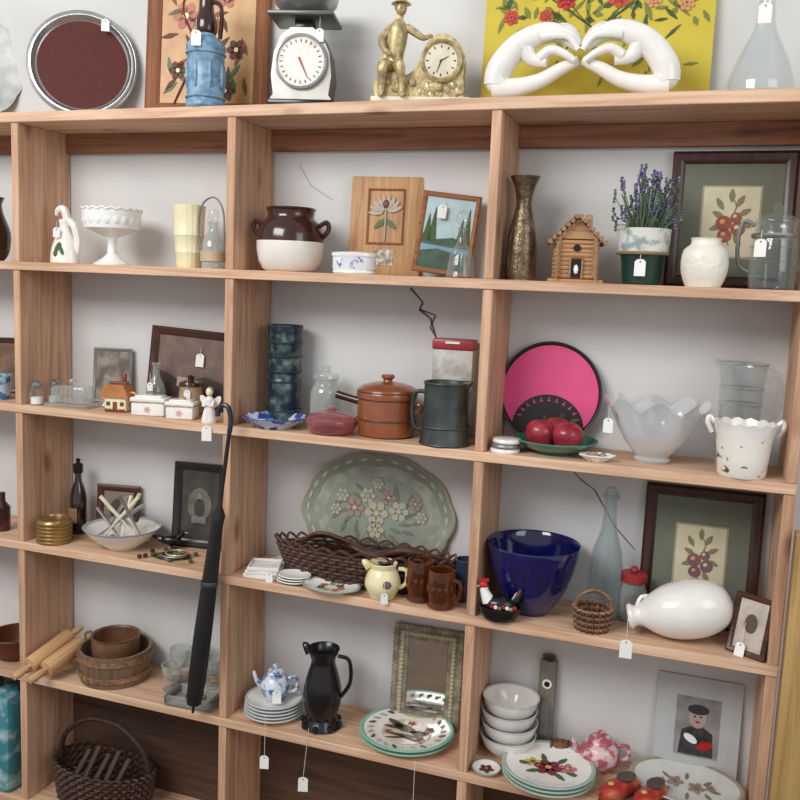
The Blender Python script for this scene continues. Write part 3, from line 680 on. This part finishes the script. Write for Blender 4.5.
o.frame(.18,.275,.026,.018,M('frame_blackbrown',(38,34,34),.3)); o.panel(.14,.23,-.006,M('dark_print',(70,66,62),.3,var=.3),z=.022); o.leaf(.0,.14,.042,.055,0,M('oval_photo',(112,106,96),.5,var=.3),-.0065); o.panel(.05,.022,-.009,PEW,x=.0,z=.08,t=.001)
o.leaf(0,.13,.018,.03,0,M('photo_figure',(60,56,54),.5),-.008); o.leaf(0,.165,.011,.013,0,PEW,-.008)
put(o,.515,.258,'3',6,-8)
o=Ob('utensil_bowl')
o.lathe(vessel([(.05,0),(.055,.006),(.09,.03),(.118,.062),(.122,.068)],.004),WHT,seg=48,bands=[(.055,WHT),(9,M('bowl_bluegrey',(170,180,190),.3))])
IVO=M('ivory_handle',(226,216,190),.4,var=.08)
random.seed(9)
for (x0,y0,a,l,t,m_) in [(.02,.0,200,.19,48,IVO),(.03,.03,185,.17,34,IVO),(-.03,.0,160,.16,30,SILV),(-.02,-.02,20,.19,50,IVO),(-.04,.03,40,.15,62,SILV),(.0,.02,100,.15,60,IVO),(-.05,-.01,10,.2,36,SILV),(0,.01,5,.18,58,IVO),(.03,0,230,.17,64,SILV)]:
    ca,sa=math.cos(math.radians(a)),math.sin(math.radians(a)); ct,st=math.cos(math.radians(t)),math.sin(math.radians(t))
    p0=Vector((x0-ca*.04,y0-sa*.04,.024)); d=Vector((ca*ct,sa*ct,st))
    o.tube([p0,p0+d*l*.5,p0+d*l*.55,p0+d*l],[.003,.004,.0055,.0065],m_,seg=8)
    o.ell(tuple(p0),(.012,.006,.010),SILV,seg=8)
put(o,.31,.13,'3')
o=Ob('costume_jewellery_pile')
random.seed(4)
for k in range(46):
    x,y=random.gauss(0,.04),random.gauss(0,.022); o.ell((x,y,.008),(.008,.008,.007),random.choice([BLK,PEW,DG,BLK,DKBR]),seg=8)
for q in range(3): o.tube([((.05-.008*q)*math.cos(a)+.01*q,(.03)*math.sin(a),.006+.006*q) for a in [2*pi*k/24 for k in range(24)]],.0028,[BLK,PEW,GOLD][q],closed=True,seg=6)
put(o,.52,.09,'3',10)
o=Ob('cast_iron_bird'); o.ell((0,0,.032),(.035,.018,.016),BLK); o.tube([(.02,0,.038),(.035,0,.052),(.042,0,.058)],[.010,.008,.008],BLK,sm=3); o.tube([(.045,0,.058),(.058,0,.056)],[.004,.001],GOLD); o.tube([(-.03,0,.034),(-.06,0,.045)],[.010,.003],BLK)
for y in(-.008,.008): o.tube([(0,y,0),(.0,y,.02)],.003,BLK,seg=5)
o.lathe([(0,0),(.02,0),(.02,.003),(0,.003)],BLK); put(o,.46,.18,'3',20)
o=Ob('floral_tin_tray')
TRG=PAT('tole_green',(148,154,142),(130,138,127),10,.5,.2,.4); TRC=PAT('tole_cream',(168,170,152),(144,150,134),24,.5,.1,.4)
def oval(w,h,n=96,amp=.035,k=10): return [((w*(1+amp*abs(math.cos(k/2*a))-amp))*math.cos(a),(h*(1+amp*abs(math.cos(k/2*a))-amp))*math.sin(a)) for a in [2*pi*j/n for j in range(n)]]
def ring(o,A,B,ya,yb,m):
    i=o.mi(m); a=[o.v((x,ya,z)) for x,z in A]; b=[o.v((x,yb,z)) for x,z in B]; n=len(A)
    for k in range(n): o.f([a[k],a[(k+1)%n],b[(k+1)%n],b[k]],i)
TE=M('tole_edge',(186,180,150),.4)
o.M=T(0,0,.185)
ring(o,oval(.238,.18),oval(.245,.184),-.014,-.010,TE); ring(o,oval(.238,.18),oval(.2,.145),-.014,-.004,TRG); ring(o,oval(.245,.184),oval(.2,.145),-.01,0,TRG); ring(o,oval(.2,.145),oval(.165,.115),-.004,-.0038,TRC)
o.prism(oval(.2,.145),-.0036,0,TRG)
FC=M('tole_flower',(176,172,152),.5); FP=M('tole_rose',(156,134,120),.5); TL=M('tole_leaf',(112,122,98),.5)
for x,z,r,m_ in [(0,.0,.036,FC),(-.07,.01,.03,FP),(.07,.012,.03,FC),(-.03,.05,.024,FC),(.035,.05,.024,FP),(-.11,.045,.02,FC),(.12,.04,.02,FP),(0,-.05,.026,FC),(.0,.09,.018,FC),(-.13,0,.018,FC),(.14,.0,.018,FC)]: o.flower(x,z,r,m_,TE,-.006,6)
for k in range(28):
    a=2*pi*k/28; o.leaf(.218*math.cos(a),.162*math.sin(a),.014,.005,math.degrees(a)+90,TE,-.010,pt=.4,t=.001); o.leaf((.10+.03*(k%2))*math.cos(a),(.06+.02*(k%2))*math.sin(a),.020,.006,math.degrees(a)+30,TL,-.0045,pt=.4,t=.001)
put(o,1.135,.262,'3',3,-8,dz=.002)
o=Ob('large_wicker_basket')
weave(o,.235,.060,.085,9,WICK,1.16,40,.005,mat2=WICKD)
for a0 in range(0,360,12):
    a=math.radians(a0); b=math.radians(a0+18)
    o.tube([(.272*math.cos(a),.070*math.sin(a),.085),(.285*math.cos((a+b)/2),.076*math.sin((a+b)/2),.112),(.272*math.cos(b),.070*math.sin(b),.087)],.004,WICK,sm=3,seg=5)
for k in range(3):
    o.tube([(-.22+.01*k,.0,.10),(-.12,.02-.02*k,.12+.01*k),(.02,.0+.02*k,.085),(.12,-.03+.02*k,.12),(.23-.01*k,.01,.10)],.006,WICKD if k%2 else WICK,sm=6,seg=6)
o.lathe([(0,.0),(.1,0),(.13,.02),(.08,.035),(0,.04)],WICKD,loc=(.1,0,.03),sy=.35,sx=.9)
put(o,1.145,.155,'3',2)
o=Ob('square_dish_stack')
for k in range(3):
    o.M=R('Z',8*k-8)@T(0,0,.012*k); o.box((.10-.004*k,.09,.005),(0,0,.003),WHT,bevel=.002)
    for sx in(-1,1): o.box((.005,.09,.009),(sx*(.048-.002*k),0,.008),WHT,bevel=.002); o.box((.10-.004*k,.005,.009),(0,sx*.043,.008),WHT,bevel=.002)
o.M=Matrix.Identity(4); o.tag(.03,-.056,.03,10,.9,.02)
put(o,.86,.075,'3',10)
o=Ob('square_dish'); o.box((.07,.06,.005),(0,0,.003),WHT,bevel=.002)
for sx in(-1,1): o.box((.005,.06,.010),(sx*.034,0,.008),WHT,bevel=.002); o.box((.07,.005,.010),(0,sx*.029,.008),WHT,bevel=.002)
put(o,.84,.215,'3',-10)
o=Ob('saucer_stack')
for k in range(3): o.lathe([(0,0),(.03,0),(.05,.008),(.049,.011),(.028,.004),(0,.004)],WHT,loc=(.003*k,0,.008*k),seg=40,sy=.8)
put(o,.965,.045,'3')
def plate(o,r,h,mt,rim,z=0,sx=1,sy=1,warp=None):
    o.lathe([(0,0),(r*.55,0),(r*.58,.004),(r*.72,h*.5),(r*.97,h),(r,h+.002),(r*.97,h+.004),(r*.72,h*.5+.005),(r*.58,.008),(0,.008)],mt,loc=(0,0,z),seg=56,sx=sx,sy=sy,warp=warp)
    o.lathe([(r*.90,h*.86+.0042),(r*.97,h+.0046),(r*1.004,h+.002)],rim,loc=(0,0,z),seg=56,sx=sx,sy=sy,warp=warp)
o=Ob('floral_oval_plate'); plate(o,.088,.014,WHT,M('sage_rim',(150,160,140),.4),sy=.72)
o.M=T(0,0,.0085)@UP
for k in range(7): o.flower(.03*math.cos(k*.9),.024*math.sin(k*.9),.012,[PK,GRN,FC][k%3],GOLD,0)
o.M=Matrix.Identity(4); put(o,1.095,.03,'3')
o=Ob('yellow_creamer_pitcher')
YG=PAT('creamer_yellow',(234,226,182),(208,190,124),18,.6,.08,.25)
o.lathe(vessel([(.03,0),(.036,.006),(.048,.03),(.05,.05),(.042,.075),(.036,.085),(.04,.1)],.004),YG,sm=2); o.tube([(-.038,0,.085),(-.052,0,.098),(-.06,0,.102)],[.014,.010,.004],YG,sm=3); o.tube([(.042,0,.085),(.066,0,.08),(.066,0,.045),(.047,0,.03)],.006,YG,sm=4)
o.tag(.01,-.052,.03,10,.9,.03); o.ell((.015,-.045,.05),(.014,.008,.012),M('fruit_purple',(120,90,110),.4),seg=8)
put(o,1.245,.045,'3',15)
AMB=GLASS('amber_glass',(214,146,78),.12,.7,surf=(150,92,48),blend=.35)
for x,y,h,rz in ((1.345,.075,.115,150),(1.418,.04,.105,-20)):
    o=Ob('amber_glass_mug'); o.lathe(vessel([(.032,0),(.037,.006),(.033,.02),(.037,.04),(.038,h-.01),(.036,h)],.003),AMB,seg=36)
    o.tube([(.036,0,h*.8),(.062,0,h*.78),(.06,0,h*.4),(.036,0,h*.3)],.0055,AMB,sm=4)
    for k in range(12):
        a=2*pi*k/12; o.ell((.037*math.cos(a),.037*math.sin(a),h*.5),(.004,.007,.014),AMB,R('Z',math.degrees(a)),8)
    put(o,x,y,'3',rz)
o=Ob('blue_glass_tumbler'); o.lathe(vessel([(.024,0),(.026,.005),(.028,.06),(.03,.12)],.003),GLASS('slate_blue_glass',(110,140,175),.4,.9,surf=(66,92,124)),warp=lambda r,z,a:(r*(1+.03*math.cos(10*a)),z),seg=60); put(o,1.46,.14,'3')
o=Ob('cobalt_glass_bowl')
CB=M('cobalt_glass',(14,18,84),.1,var=.15,coat=.6)
o.lathe([(0,0),(.045,0),(.05,.006),(.075,.035),(.102,.09),(.118,.15),(.126,.188),(.122,.19),(.113,.15),(.096,.09),(.07,.042),(.03,.015),(0,.013)],CB,sm=2,seg=56); put(o,1.648,.140,'3')
o=Ob('rooster_figurine')
o.lathe([(0,0),(.03,0),(.042,.012),(.05,.035),(.046,.038),(.03,.02),(0,.018)],BLK,sx=1.1,sy=.75,sm=2)
o.ell((0,0,.042),(.045,.028,.026),BLK); o.tube([(-.03,0,.05),(-.042,0,.075),(-.044,0,.088)],[.018,.012,.011],PAPER,sm=4,seg=10); o.ell((-.046,0,.092),(.013,.011,.012),RED,seg=12)
o.tube([(-.055,0,.09),(-.068,0,.086)],[.004,.001],GOLD)
for k in range(3): o.ell((-.052+.008*k,0,.106),(.005,.003,.006),RED,seg=8)
for k in range(5): o.tube([(.035,0,.05),(.05,(k-2)*.005,.07+.004*k),(.056-.004*k,(k-2)*.008,.088+.004*k)],[.010,.007,.003],[BLK,DG,RED,BLK,PAPER][k],sm=4,seg=6)
for k in range(7): o.ell((-.02+.01*k,-.026,.045-.002*(k%3)),(.006,.004,.006),[RED,PAPER,GOLD][k%3],seg=6)
put(o,1.59,.010,'3',10)
o=Ob('tall_glass_bottle')
o.lathe(vessel([(.042,0),(.045,.008),(.045,.14),(.038,.19),(.022,.24),(.017,.29),(.017,.325),(.022,.33),(.022,.342)],.003),GLASS('pale_glass',(242,245,246),.03,.6,surf=(200,205,206))); o.lathe([(0,.335),(.014,.335),(.016,.352),(.01,.36),(0,.362)],GLW); put(o,1.84,.2,'3')
o=Ob('red_lidded_glass_jar')
o.lathe(vessel([(.03,0),(.036,.006),(.037,.08),(.03,.1),(.03,.11)],.003),GLW); o.lathe([(.033,.108),(.035,.11),(.035,.128),(.03,.133),(0,.134)],M('lid_red',(150,44,44),.4)); o.ell((0,0,.14),(.012,.012,.01),M('lid_red',(150,44,44)),seg=12); o.lathe([(0,.01),(.03,.01),(.03,.06),(0,.064)],M('spice_brown',(120,72,52),.8),seg=20)
put(o,1.915,.205,'3')
o=Ob('botanical_print')
o.frame(.30,.37,.030,.02,MAHOG); o.panel(.25,.32,-.006,MATG,z=.025); o.panel(.135,.185,-.0075,M('mat_edge',(158,154,124),.7),z=.085); botanic(o,.178,.125,.175,FR2,-.009)
put(o,2.08,.262,'3',0,-6)
o=Ob('small_wicker_basket')
weave(o,.04,.04,.055,8,WICKL,1.2,18,.0038,mat2=WICK)
o.tube([(-.047,0,.05),(-.04,0,.085),(0,0,.105),(.04,0,.085),(.047,0,.05)],.004,WICKL,sm=5); o.tube([(-.047,0,.056),(-.036,0,.088),(0,0,.1),(.036,0,.088),(.047,0,.056)],.003,WICK,sm=5)
put(o,1.825,.068,'3',20)
o=Ob('white_ceramic_jug')
o.M=T(-.125,-.030,.038)@R('Z',10)@R('Y',77)
o.lathe([(0,0),(.024,0),(.028,-.004),(.032,.004),(.026,.014),(.028,.028),(.048,.055),(.067,.095),(.075,.15),(.068,.2),(.045,.24),(0,.26)],WHT,sm=4,seg=40)
o.M=Matrix.Identity(4); o.tube([(-.11,-.02,.062),(-.10,-.012,.088),(-.07,-.01,.092)],.005,WHT,sm=3)
o.tag(-.125,-.082,-.006,5,1.4,.06)
put(o,2.045,.105,'3',0,dz=.012)
o=Ob('small_standing_sign')
o.frame(.10,.15,.014,.01,DKWOOD); o.panel(.08,.13,-.004,M('sign_art',(196,186,172),.5,var=.2),z=.01); o.leaf(0,.08,.016,.024,0,M('sign_motif',(90,70,60),.5),-.005); o.tag(-.01,-.012,.03,0,1.1,.05)
put(o,2.203,.05,'3',-30,-14)

# ================= LEVEL 4 =================
o=Ob('brown_serving_bowl'); o.lathe(vessel([(.05,0),(.07,.02),(.085,.06),(.09,.08)],.006),M('bowl_brown',(92,48,28),.4,var=.15),sm=2); put(o,-.13,.13,'4')
for x0,rz,ml in ((.055,-8,.19),(.118,-10,.17)):
    o=Ob('rolling_pin'); o.M=T(0,0,.028)@R('X',-90)
    o.lathe([(0,0),(.010,.002),(.013,.02),(.012,.045),(.007,.06),(.007,.066),(.026,.068),(.028,.072),(.028,.042+ml),(.026,.046+ml),(.007,.048+ml),(.007,.054+ml),(.012,.07+ml),(.010,.10+ml),(0,.104+ml)],WOOD('maple_pin',(214,172,126),(182,134,92),'Y',knots=False),seg=28)
    o.done(x0,-.075,.0,rz,15)
o=Ob('wooden_firkin_bucket')
BKW=WOOD('bucket_grey',(146,120,98),(104,82,64),'Z',knots=False,scale=2)
o.lathe(vessel([(.108,0),(.110,.003),(.116,.1),(.117,.105)],.009,.01),BKW,seg=64,warp=lambda r,z,a:(r*(1-.006*(abs(math.cos(9*a))>.985)),z))
for z in(.02,.075): o.lathe([(.113+z*.06,z),(.115+z*.06,z+.001),(.116+z*.06,z+.016),(.1125+z*.06,z+.017)],WICKL,seg=64)
o.tube([(-.116,0,.09),(-.12,0,.125),(-.096,.0,.135)],.004,BKW,sm=3)
o.lathe(vessel([(.06,0),(.07,.01),(.078,.09),(.076,.12),(.08,.125)],.005),M('inner_pot',(120,86,62),.4,var=.2),loc=(-.01,.015,.012),sm=1)
put(o,.275,.14,'4')
for x,y,h,r in((.475,.22,.11,.034),(.545,.23,.12,.034),(.50,.13,.085,.032),(.60,.215,.10,.032)):
    o=Ob('pressed_glass_goblet'); o.lathe(vessel([(r*.9,0),(r*.85,.004),(.006,.012),(.006,h*.35),(r*.7,h*.5),(r,h*.75),(r*1.02,h)],.003,h*.42),GLW,warp=lambda rr,z,a:(rr*(1+.02*math.cos(12*a)),z),seg=48); put(o,x,y,'4')
o=Ob('cut_glass_ashtray')
o.box((.16,.10,.014),(0,0,.007),GLW,bevel=.004)
for sx in(-1,1): o.box((.014,.10,.026),(sx*.073,0,.020),PEW,bevel=.004); o.box((.16,.014,.026),(0,sx*.043,.020),GLW,bevel=.004)
o.lathe([(.02,.014),(.034,.015),(.032,.02),(.02,.018)],PEW)
put(o,.625,.07,'4',6)
o=Ob('folded_umbrella')
UB=M('umbrella_black',(24,24,28),.5,var=.2)
P0=Vector((.685,-.036,.02)); P1=Vector((.805,-.046,.92)); dv=P1-P0
def pp(t): return tuple(P0+dv*t)
prof=[(0,.004),(.03,.005),(.035,.022),(.12,.027),(.3,.026),(.5,.022),(.66,.017),(.69,.02),(.72,.008),(.78,.006),(.93,.006),(.97,.006)]
o.tube([pp(t) for t,_ in prof],[r for _,r in prof],UB,seg=14)
o.tube([pp(.96),pp(1.0),(.797,-.046,.955),(.78,-.046,.962),(.765,-.046,.945),(.763,-.046,.93)],.0075,M('umbrella_handle',(40,44,60),.3),sm=5)
for k in range(5):
    a=2*pi*k/5; off=Vector((math.cos(a)*.022,math.sin(a)*.022,0)); o.tube([tuple(P0+dv*.05+off*.9),tuple(P0+dv*.3+off),tuple(P0+dv*.66+off*.6)],.005,UB,seg=6,sm=3)
o.lathe([(.024,0),(.026,.004),(.026,.012),(.024,.016)],M('umbrella_strap',(60,60,66),.4),loc=pp(.45))
o.done(0,0,0)
o=Ob('dinner_plate_stack')
for k in range(5): plate(o,.092-.001*k,.014,WHT,M('grey_rim',(190,194,196),.3),z=.010*k)
o.tag(.03,-.115,-.07,15,1.2,.12); put(o,.880,.115,'4')
o=Ob('delft_teapot'); DB=PAT('creamer_delft',(214,224,234),(84,112,158),40,.54,.06,.25)
o.lathe([(0,0),(.026,0),(.032,.004),(.046,.03),(.046,.05),(.034,.072),(.026,.078),(.028,.082),(.02,.092),(.006,.096),(.009,.106),(0,.11)],DB,sm=2); o.tube([(.04,0,.068),(.066,0,.072),(.066,0,.035),(.042,0,.025)],.005,DB,sm=4); o.tube([(-.044,0,.035),(-.06,0,.05),(-.07,0,.078)],[.010,.007,.005],DB,sm=4)
o.tag(.02,-.05,.05,15,1.2,.04)
put(o,.880,.12,'4',10,dz=.0495)
o=Ob('black_tole_pitcher')
o.lathe(vessel([(.055,0),(.057,.012),(.045,.03),(.052,.06),(.058,.10),(.05,.15),(.038,.19),(.036,.21),(.048,.24)],.004),BLK,sm=2,seg=40)
o.tube([(-.042,0,.225),(-.058,0,.245),(-.066,0,.25)],[.016,.010,.003],BLK,sm=3); o.tube([(.046,0,.225),(.08,0,.215),(.085,0,.15),(.058,0,.10)],.006,BLK,sm=5)
for k in range(8):
    a=2*pi*k/8; o.ell((.056*math.cos(a),.056*math.sin(a),.012),(.010,.010,.012),BLK,seg=8)
o.tag(-.01,-.085,-.12,12,1.3,.15,dx=-.012)
put(o,1.045,.105,'4',5)
o=Ob('ornate_wall_mirror')
FM=PAT('mirror_frame',(156,150,128),(118,110,96),30,.5,.1,.45)
o.box((.205,.012,.30),(0,.006,.15),FM,bevel=.003)
ring(o,[(x*.098,.15+z*.145) for x,z in [(-1,-1),(1,-1),(1,1),(-1,1)]],[(x*.062,.15+z*.11) for x,z in [(-1,-1),(1,-1),(1,1),(-1,1)]],-.006,-.0025,FM)
MR=M('mirror_silver',(215,220,218),.03,1,var=0)
o.panel(.118,.215,-.002,MR,z=.0425)
random.seed(2)
for k in range(70):
    t=k/70*2*(.2+.295)
    if t<.2: x,z=-.1+t,.003
    elif t<.495: x,z=.1,t-.2
    elif t<.695: x,z=.1-(t-.495),.295
    else: x,z=-.1,.295-(t-.695)
    for q in(0,1):
        s_=1-.2*q; o.ell((x*s_,-.005,.15+(z-.15)*(1-.13*q)),(.0105-.003*q,.007,.0105-.003*q),TE if q else FM,seg=8)
put(o,1.32,.262,'4',3,-7)
o=Ob('bird_platter')
RIM=M('celadon_rim',(130,182,162),.3)
for k in range(2): plate(o,.138,.02,WHT,RIM,z=.012*k)
o.M=T(0,0,.0215)@UP; o.leaf(0,0,.072,.072,0,M('platter_field',(214,204,186),.35,var=.15),0,n=28)
BD=M('bird_brown',(96,76,62),.5,var=.3,vs=80)
for x,z,a,b,an in ((-.01,.015,.044,.02,160),(.035,0,.026,.016,0),(.056,.012,.012,.011,0),(-.045,.035,.034,.012,150),(-.04,.012,.034,.010,185),(.0,-.025,.058,.008,5),(.02,-.038,.045,.006,-10),(-.02,-.045,.03,.006,20)): o.leaf(x,z,a,b,an,BD,-.001,pt=.3)
for x,z in((-.05,-.02),(.05,-.028),(.06,.035),(.0,.05)): o.flower(x,z,.014,PK,GRN,-.001)
for k in range(24):
    a=2*pi*k/24; o.M=T(.108*math.cos(a),.108*math.sin(a),.031)@UP; o.leaf(0,0,.012,.005,math.degrees(a)+40,[BD,TE,FC][k%3],0,t=.001)
o.M=Matrix.Identity(4); o.tag(.07,-.132,-.10,5,1.3,.12)
put(o,1.305,.140,'4')
o=Ob('white_bowl_stack')
for k in range(4): o.lathe(vessel([(.04,0),(.045,.006),(.07,.03),(.08,.06),(.081,.064)],.004),WHT,loc=(.003*(k%2),0,.037*k),seg=48,bands=[(.055,WHT),(9,M('bowl_line',(200,208,212),.25))])
put(o,1.598,.19,'4')
o=Ob('wooden_bottle_holder')
o.box((.05,.02,.27),(0,0,.135),M('holder_grey',(120,112,100),.5,var=.2),bevel=.006); o.lathe([(0,.0),(.018,0),(.02,.012),(0,.018)],DKBR,loc=(0,0,.268)); o.leaf(0,.2,.014,.014,0,PAPER,-.0105); o.leaf(0,.2,.008,.008,0,BLK,-.0125); o.panel(.022,.1,-.0115,PEW,z=.05,t=.001)
put(o,1.69,.262,'4',0,-4)
o=Ob('bread_basket_bun'); o.ell((0,0,.026),(.045,.03,.026),M('crust_brown',(130,84,58),.6,var=.25,vs=40,bump=.4))
for k in range(5): o.tube([(-.03+.015*k,-.024,.036),(-.028+.015*k,0,.0525),(-.026+.015*k,.024,.036)],.003,WICK,seg=5,sm=3)
put(o,1.748,.240,'4',8)
o=Ob('floral_dinner_plate')
RG=M('plate_rim_green',(160,182,168),.3)
for k in range(3): plate(o,.126,.018,WHT,RG,z=.011*k)
o.M=T(0,0,.031)@UP
MAR=M('plate_maroon',(124,42,62),.4); PKL=M('plate_pink',(200,122,128),.4); YW=M('plate_yellow',(206,178,90),.4)
o.flower(.0,.0,.038,MAR,YW,0,6); o.flower(.05,.012,.026,PKL,YW,0,5,20); o.flower(-.045,.012,.022,YW,MAR,0,5,30)
for x,z,a in((-.035,-.03,210),(.035,-.035,-40),(.07,-.012,-10),(-.07,.0,180),(-.02,.045,110),(.03,.045,60)): o.leaf(x,z,.022,.008,a,GRN,0,pt=.4)
for k in range(7):
    a=2*pi*k/7+.3; o.M=T(.103*math.cos(a),.103*math.sin(a),.037)@UP; o.leaf(0,0,.010,.004,math.degrees(a)+60,GRN if k%2 else PKL,0,t=.001)
o.M=Matrix.Identity(4); put(o,1.735,.085,'4')
o=Ob('small_painted_dish'); plate(o,.042,.012,WHT,PEW); o.M=T(0,0,.009)@UP; o.flower(0,0,.02,BR,GOLD,0); o.M=Matrix.Identity(4); put(o,1.572,.04,'4')
o=Ob('pink_rose_teapot')
PT=PAT('rose_chintz',(220,192,192),(176,92,104),36,.5,.05,.25)
o.lathe([(0,0),(.034,0),(.038,.006),(.054,.025),(.057,.045),(.048,.07),(.034,.08),(.036,.083),(.026,.094),(.008,.1),(.011,.108),(0,.114)],PT,sm=2); o.tube([(-.05,0,.035),(-.066,0,.05),(-.074,0,.072),(-.08,0,.08)],[.012,.009,.006,.005],PT,sm=4); o.tube([(.045,0,.07),(.074,0,.074),(.076,0,.04),(.05,0,.03)],.0055,PT,sm=5)
put(o,1.858,.222,'4',10)
o=Ob('matted_photograph')
MG=M('photo_mat',(186,190,190),.7,var=.03); o.box((.22,.006,.29),(0,.003,.145),MG); o.panel(.115,.165,-.001,M('photo_bg',(150,148,148),.4,var=.2),z=.07,t=.001)
o.leaf(0,.18,.024,.03,0,M('photo_face',(176,160,150),.4),-.0015); o.leaf(0,.202,.028,.014,0,M('photo_hair',(50,48,50),.5),-.002); o.prism([(-.045,.075),(.045,.075),(.04,.14),(.015,.155),(-.015,.155),(-.04,.14)],-.0025,-.001,M('photo_cloth',(60,58,62),.5,var=.4,vs=60)); o.leaf(.022,.105,.022,.012,20,RED,-.003); o.leaf(-.015,.12,.02,.01,-30,PAPER,-.003); o.leaf(0,.168,.006,.003,0,RED,-.003)
for sx in(-.008,.008): o.leaf(sx,.183,.003,.002,0,BLK,-.003)
put(o,2.112,.262,'4',0,-6)
o=Ob('oval_serving_platter')
OPM=M('platter_grey_white',(206,208,204),.25,var=.06)
plate(o,.148,.022,OPM,M('platter_edge',(170,160,140),.3,.3),sy=.62); o.M=T(0,0,.009)@UP
for x,z,r in((-.03,.01,.022),(.025,0,.022),(.06,.012,.014),(-.065,0,.014)): o.flower(x,z,r,FP,TL,0,5)
for k in range(8): o.leaf(.075*math.cos(k*.8),.04*math.sin(k*.8),.014,.005,k*45,TL,0,pt=.4)
o.M=Matrix.Identity(4); put(o,2.095,.175,'4',-4,rx=8,dz=.014)
for x,y,rz in((1.925,.06,-35),(2.005,.055,-25)):
    o=Ob('wooden_clog'); CL=PAT('clog_red',(164,50,44),(204,116,76),14,.6,.1,.3)
    o.lathe([(0,0),(.016,.004),(.024,.02),(.026,.05),(.03,.08),(.029,.10),(.02,.125),(.008,.14),(0,.145)],CL,rot=R('X',90),loc=(0,.07,.026),sm=2,sy=.85)
    o.lathe([(.0,0),(.02,0.001),(.021,.004),(0,.003)],DKBR,loc=(0,.03,.0475),sy=1.5); o.tube([(0,-.065,.03),(0,-.08,.042)],[.009,.003],CL)
    o.box((.03,.12,.01),(0,0,.006),DKBR,bevel=.003)
    o.ell((0,-.03,.05),(.008,.010,.004),YW,seg=8)
    put(o,x,y,'4',rz)
o=Ob('napkin_ring_dish'); plate(o,.035,.008,WHT,PEW); put(o,2.185,.045,'4')

# ================= LEVEL 5 =================
o=Ob('handled_wicker_basket')
weave(o,.165,.092,.13,12,WICKD,1.12,34,.006,mat2=WICK)
o.tube([(-.18,0,.10),(-.16,0,.2),(-.08,0,.27),(0,0,.285),(.08,0,.27),(.16,0,.2),(.18,0,.10)],.009,WICKD,sm=5)
for k in range(5): o.tube([(-.1+.04*k,-.04,.06),(-.08+.04*k,.03,.15+.02*(k%2))],.008,M('yarn_grey',(90,72,60),.8),seg=6)
put(o,.235,.13,'5',0)
o=Ob('teal_tote_bag'); o.box((.12,.16,.34),(0,0,.17),PAT('tote_teal',(60,130,140),(170,200,200),16,.6,.08,.6),bevel=.02,taper=.85); o.tube([(-.04,0,.33),(-.03,0,.4),(.03,0,.4),(.04,0,.33)],.006,BLK,sm=4); put(o,-.13,.1,'5')

# ---------------- camera ----------------
yaw,pit,rol=-.3323,-.1304,.0408
F=Vector((math.sin(yaw)*math.cos(pit),math.cos(yaw)*math.cos(pit),math.sin(pit)))
Rr=Vector((math.cos(yaw),-math.sin(yaw),0)); U=Rr.cross(F)
c,s=math.cos(rol),math.sin(rol); r2=c*Rr+s*U; u2=-s*Rr+c*U
cam=bpy.data.cameras.new('camera'); co=bpy.data.objects.new('camera',cam); sc.collection.objects.link(co)
mm=Matrix(((r2.x,u2.x,-F.x,2.0508),(r2.y,u2.y,-F.y,-2.2046),(r2.z,u2.z,-F.z,1.3191),(0,0,0,1))); co.matrix_world=mm
cam.sensor_width=36; cam.lens=36*880/800; cam.clip_start=.05
sc.camera=co
# ---------------- lights ----------------
w=bpy.data.worlds.new('room_ambient'); sc.world=w; w.use_nodes=True
w.node_tree.nodes['Background'].inputs[0].default_value=(.96,.975,1,1); w.node_tree.nodes['Background'].inputs[1].default_value=.56
def area(n,loc,tgt,sx,sy,e,col):
    l=bpy.data.lights.new(n,'AREA'); l.shape='RECTANGLE'; l.size=sx; l.size_y=sy; l.energy=e; l.color=col
    ob=bpy.data.objects.new(n,l); sc.collection.objects.link(ob); ob.location=loc
    ob.rotation_euler=(Vector(tgt)-Vector(loc)).to_track_quat('-Z','Y').to_euler()
area('window_light',(.0,-2.8,2.9),(1.0,0,1.15),2.0,1.2,92,(1,.98,.95))
area('side_area_light',(3.6,-1.6,2.0),(1.4,.1,.9),1.2,1.4,16,(.96,.98,1))  # weak, slightly cool area light from the right
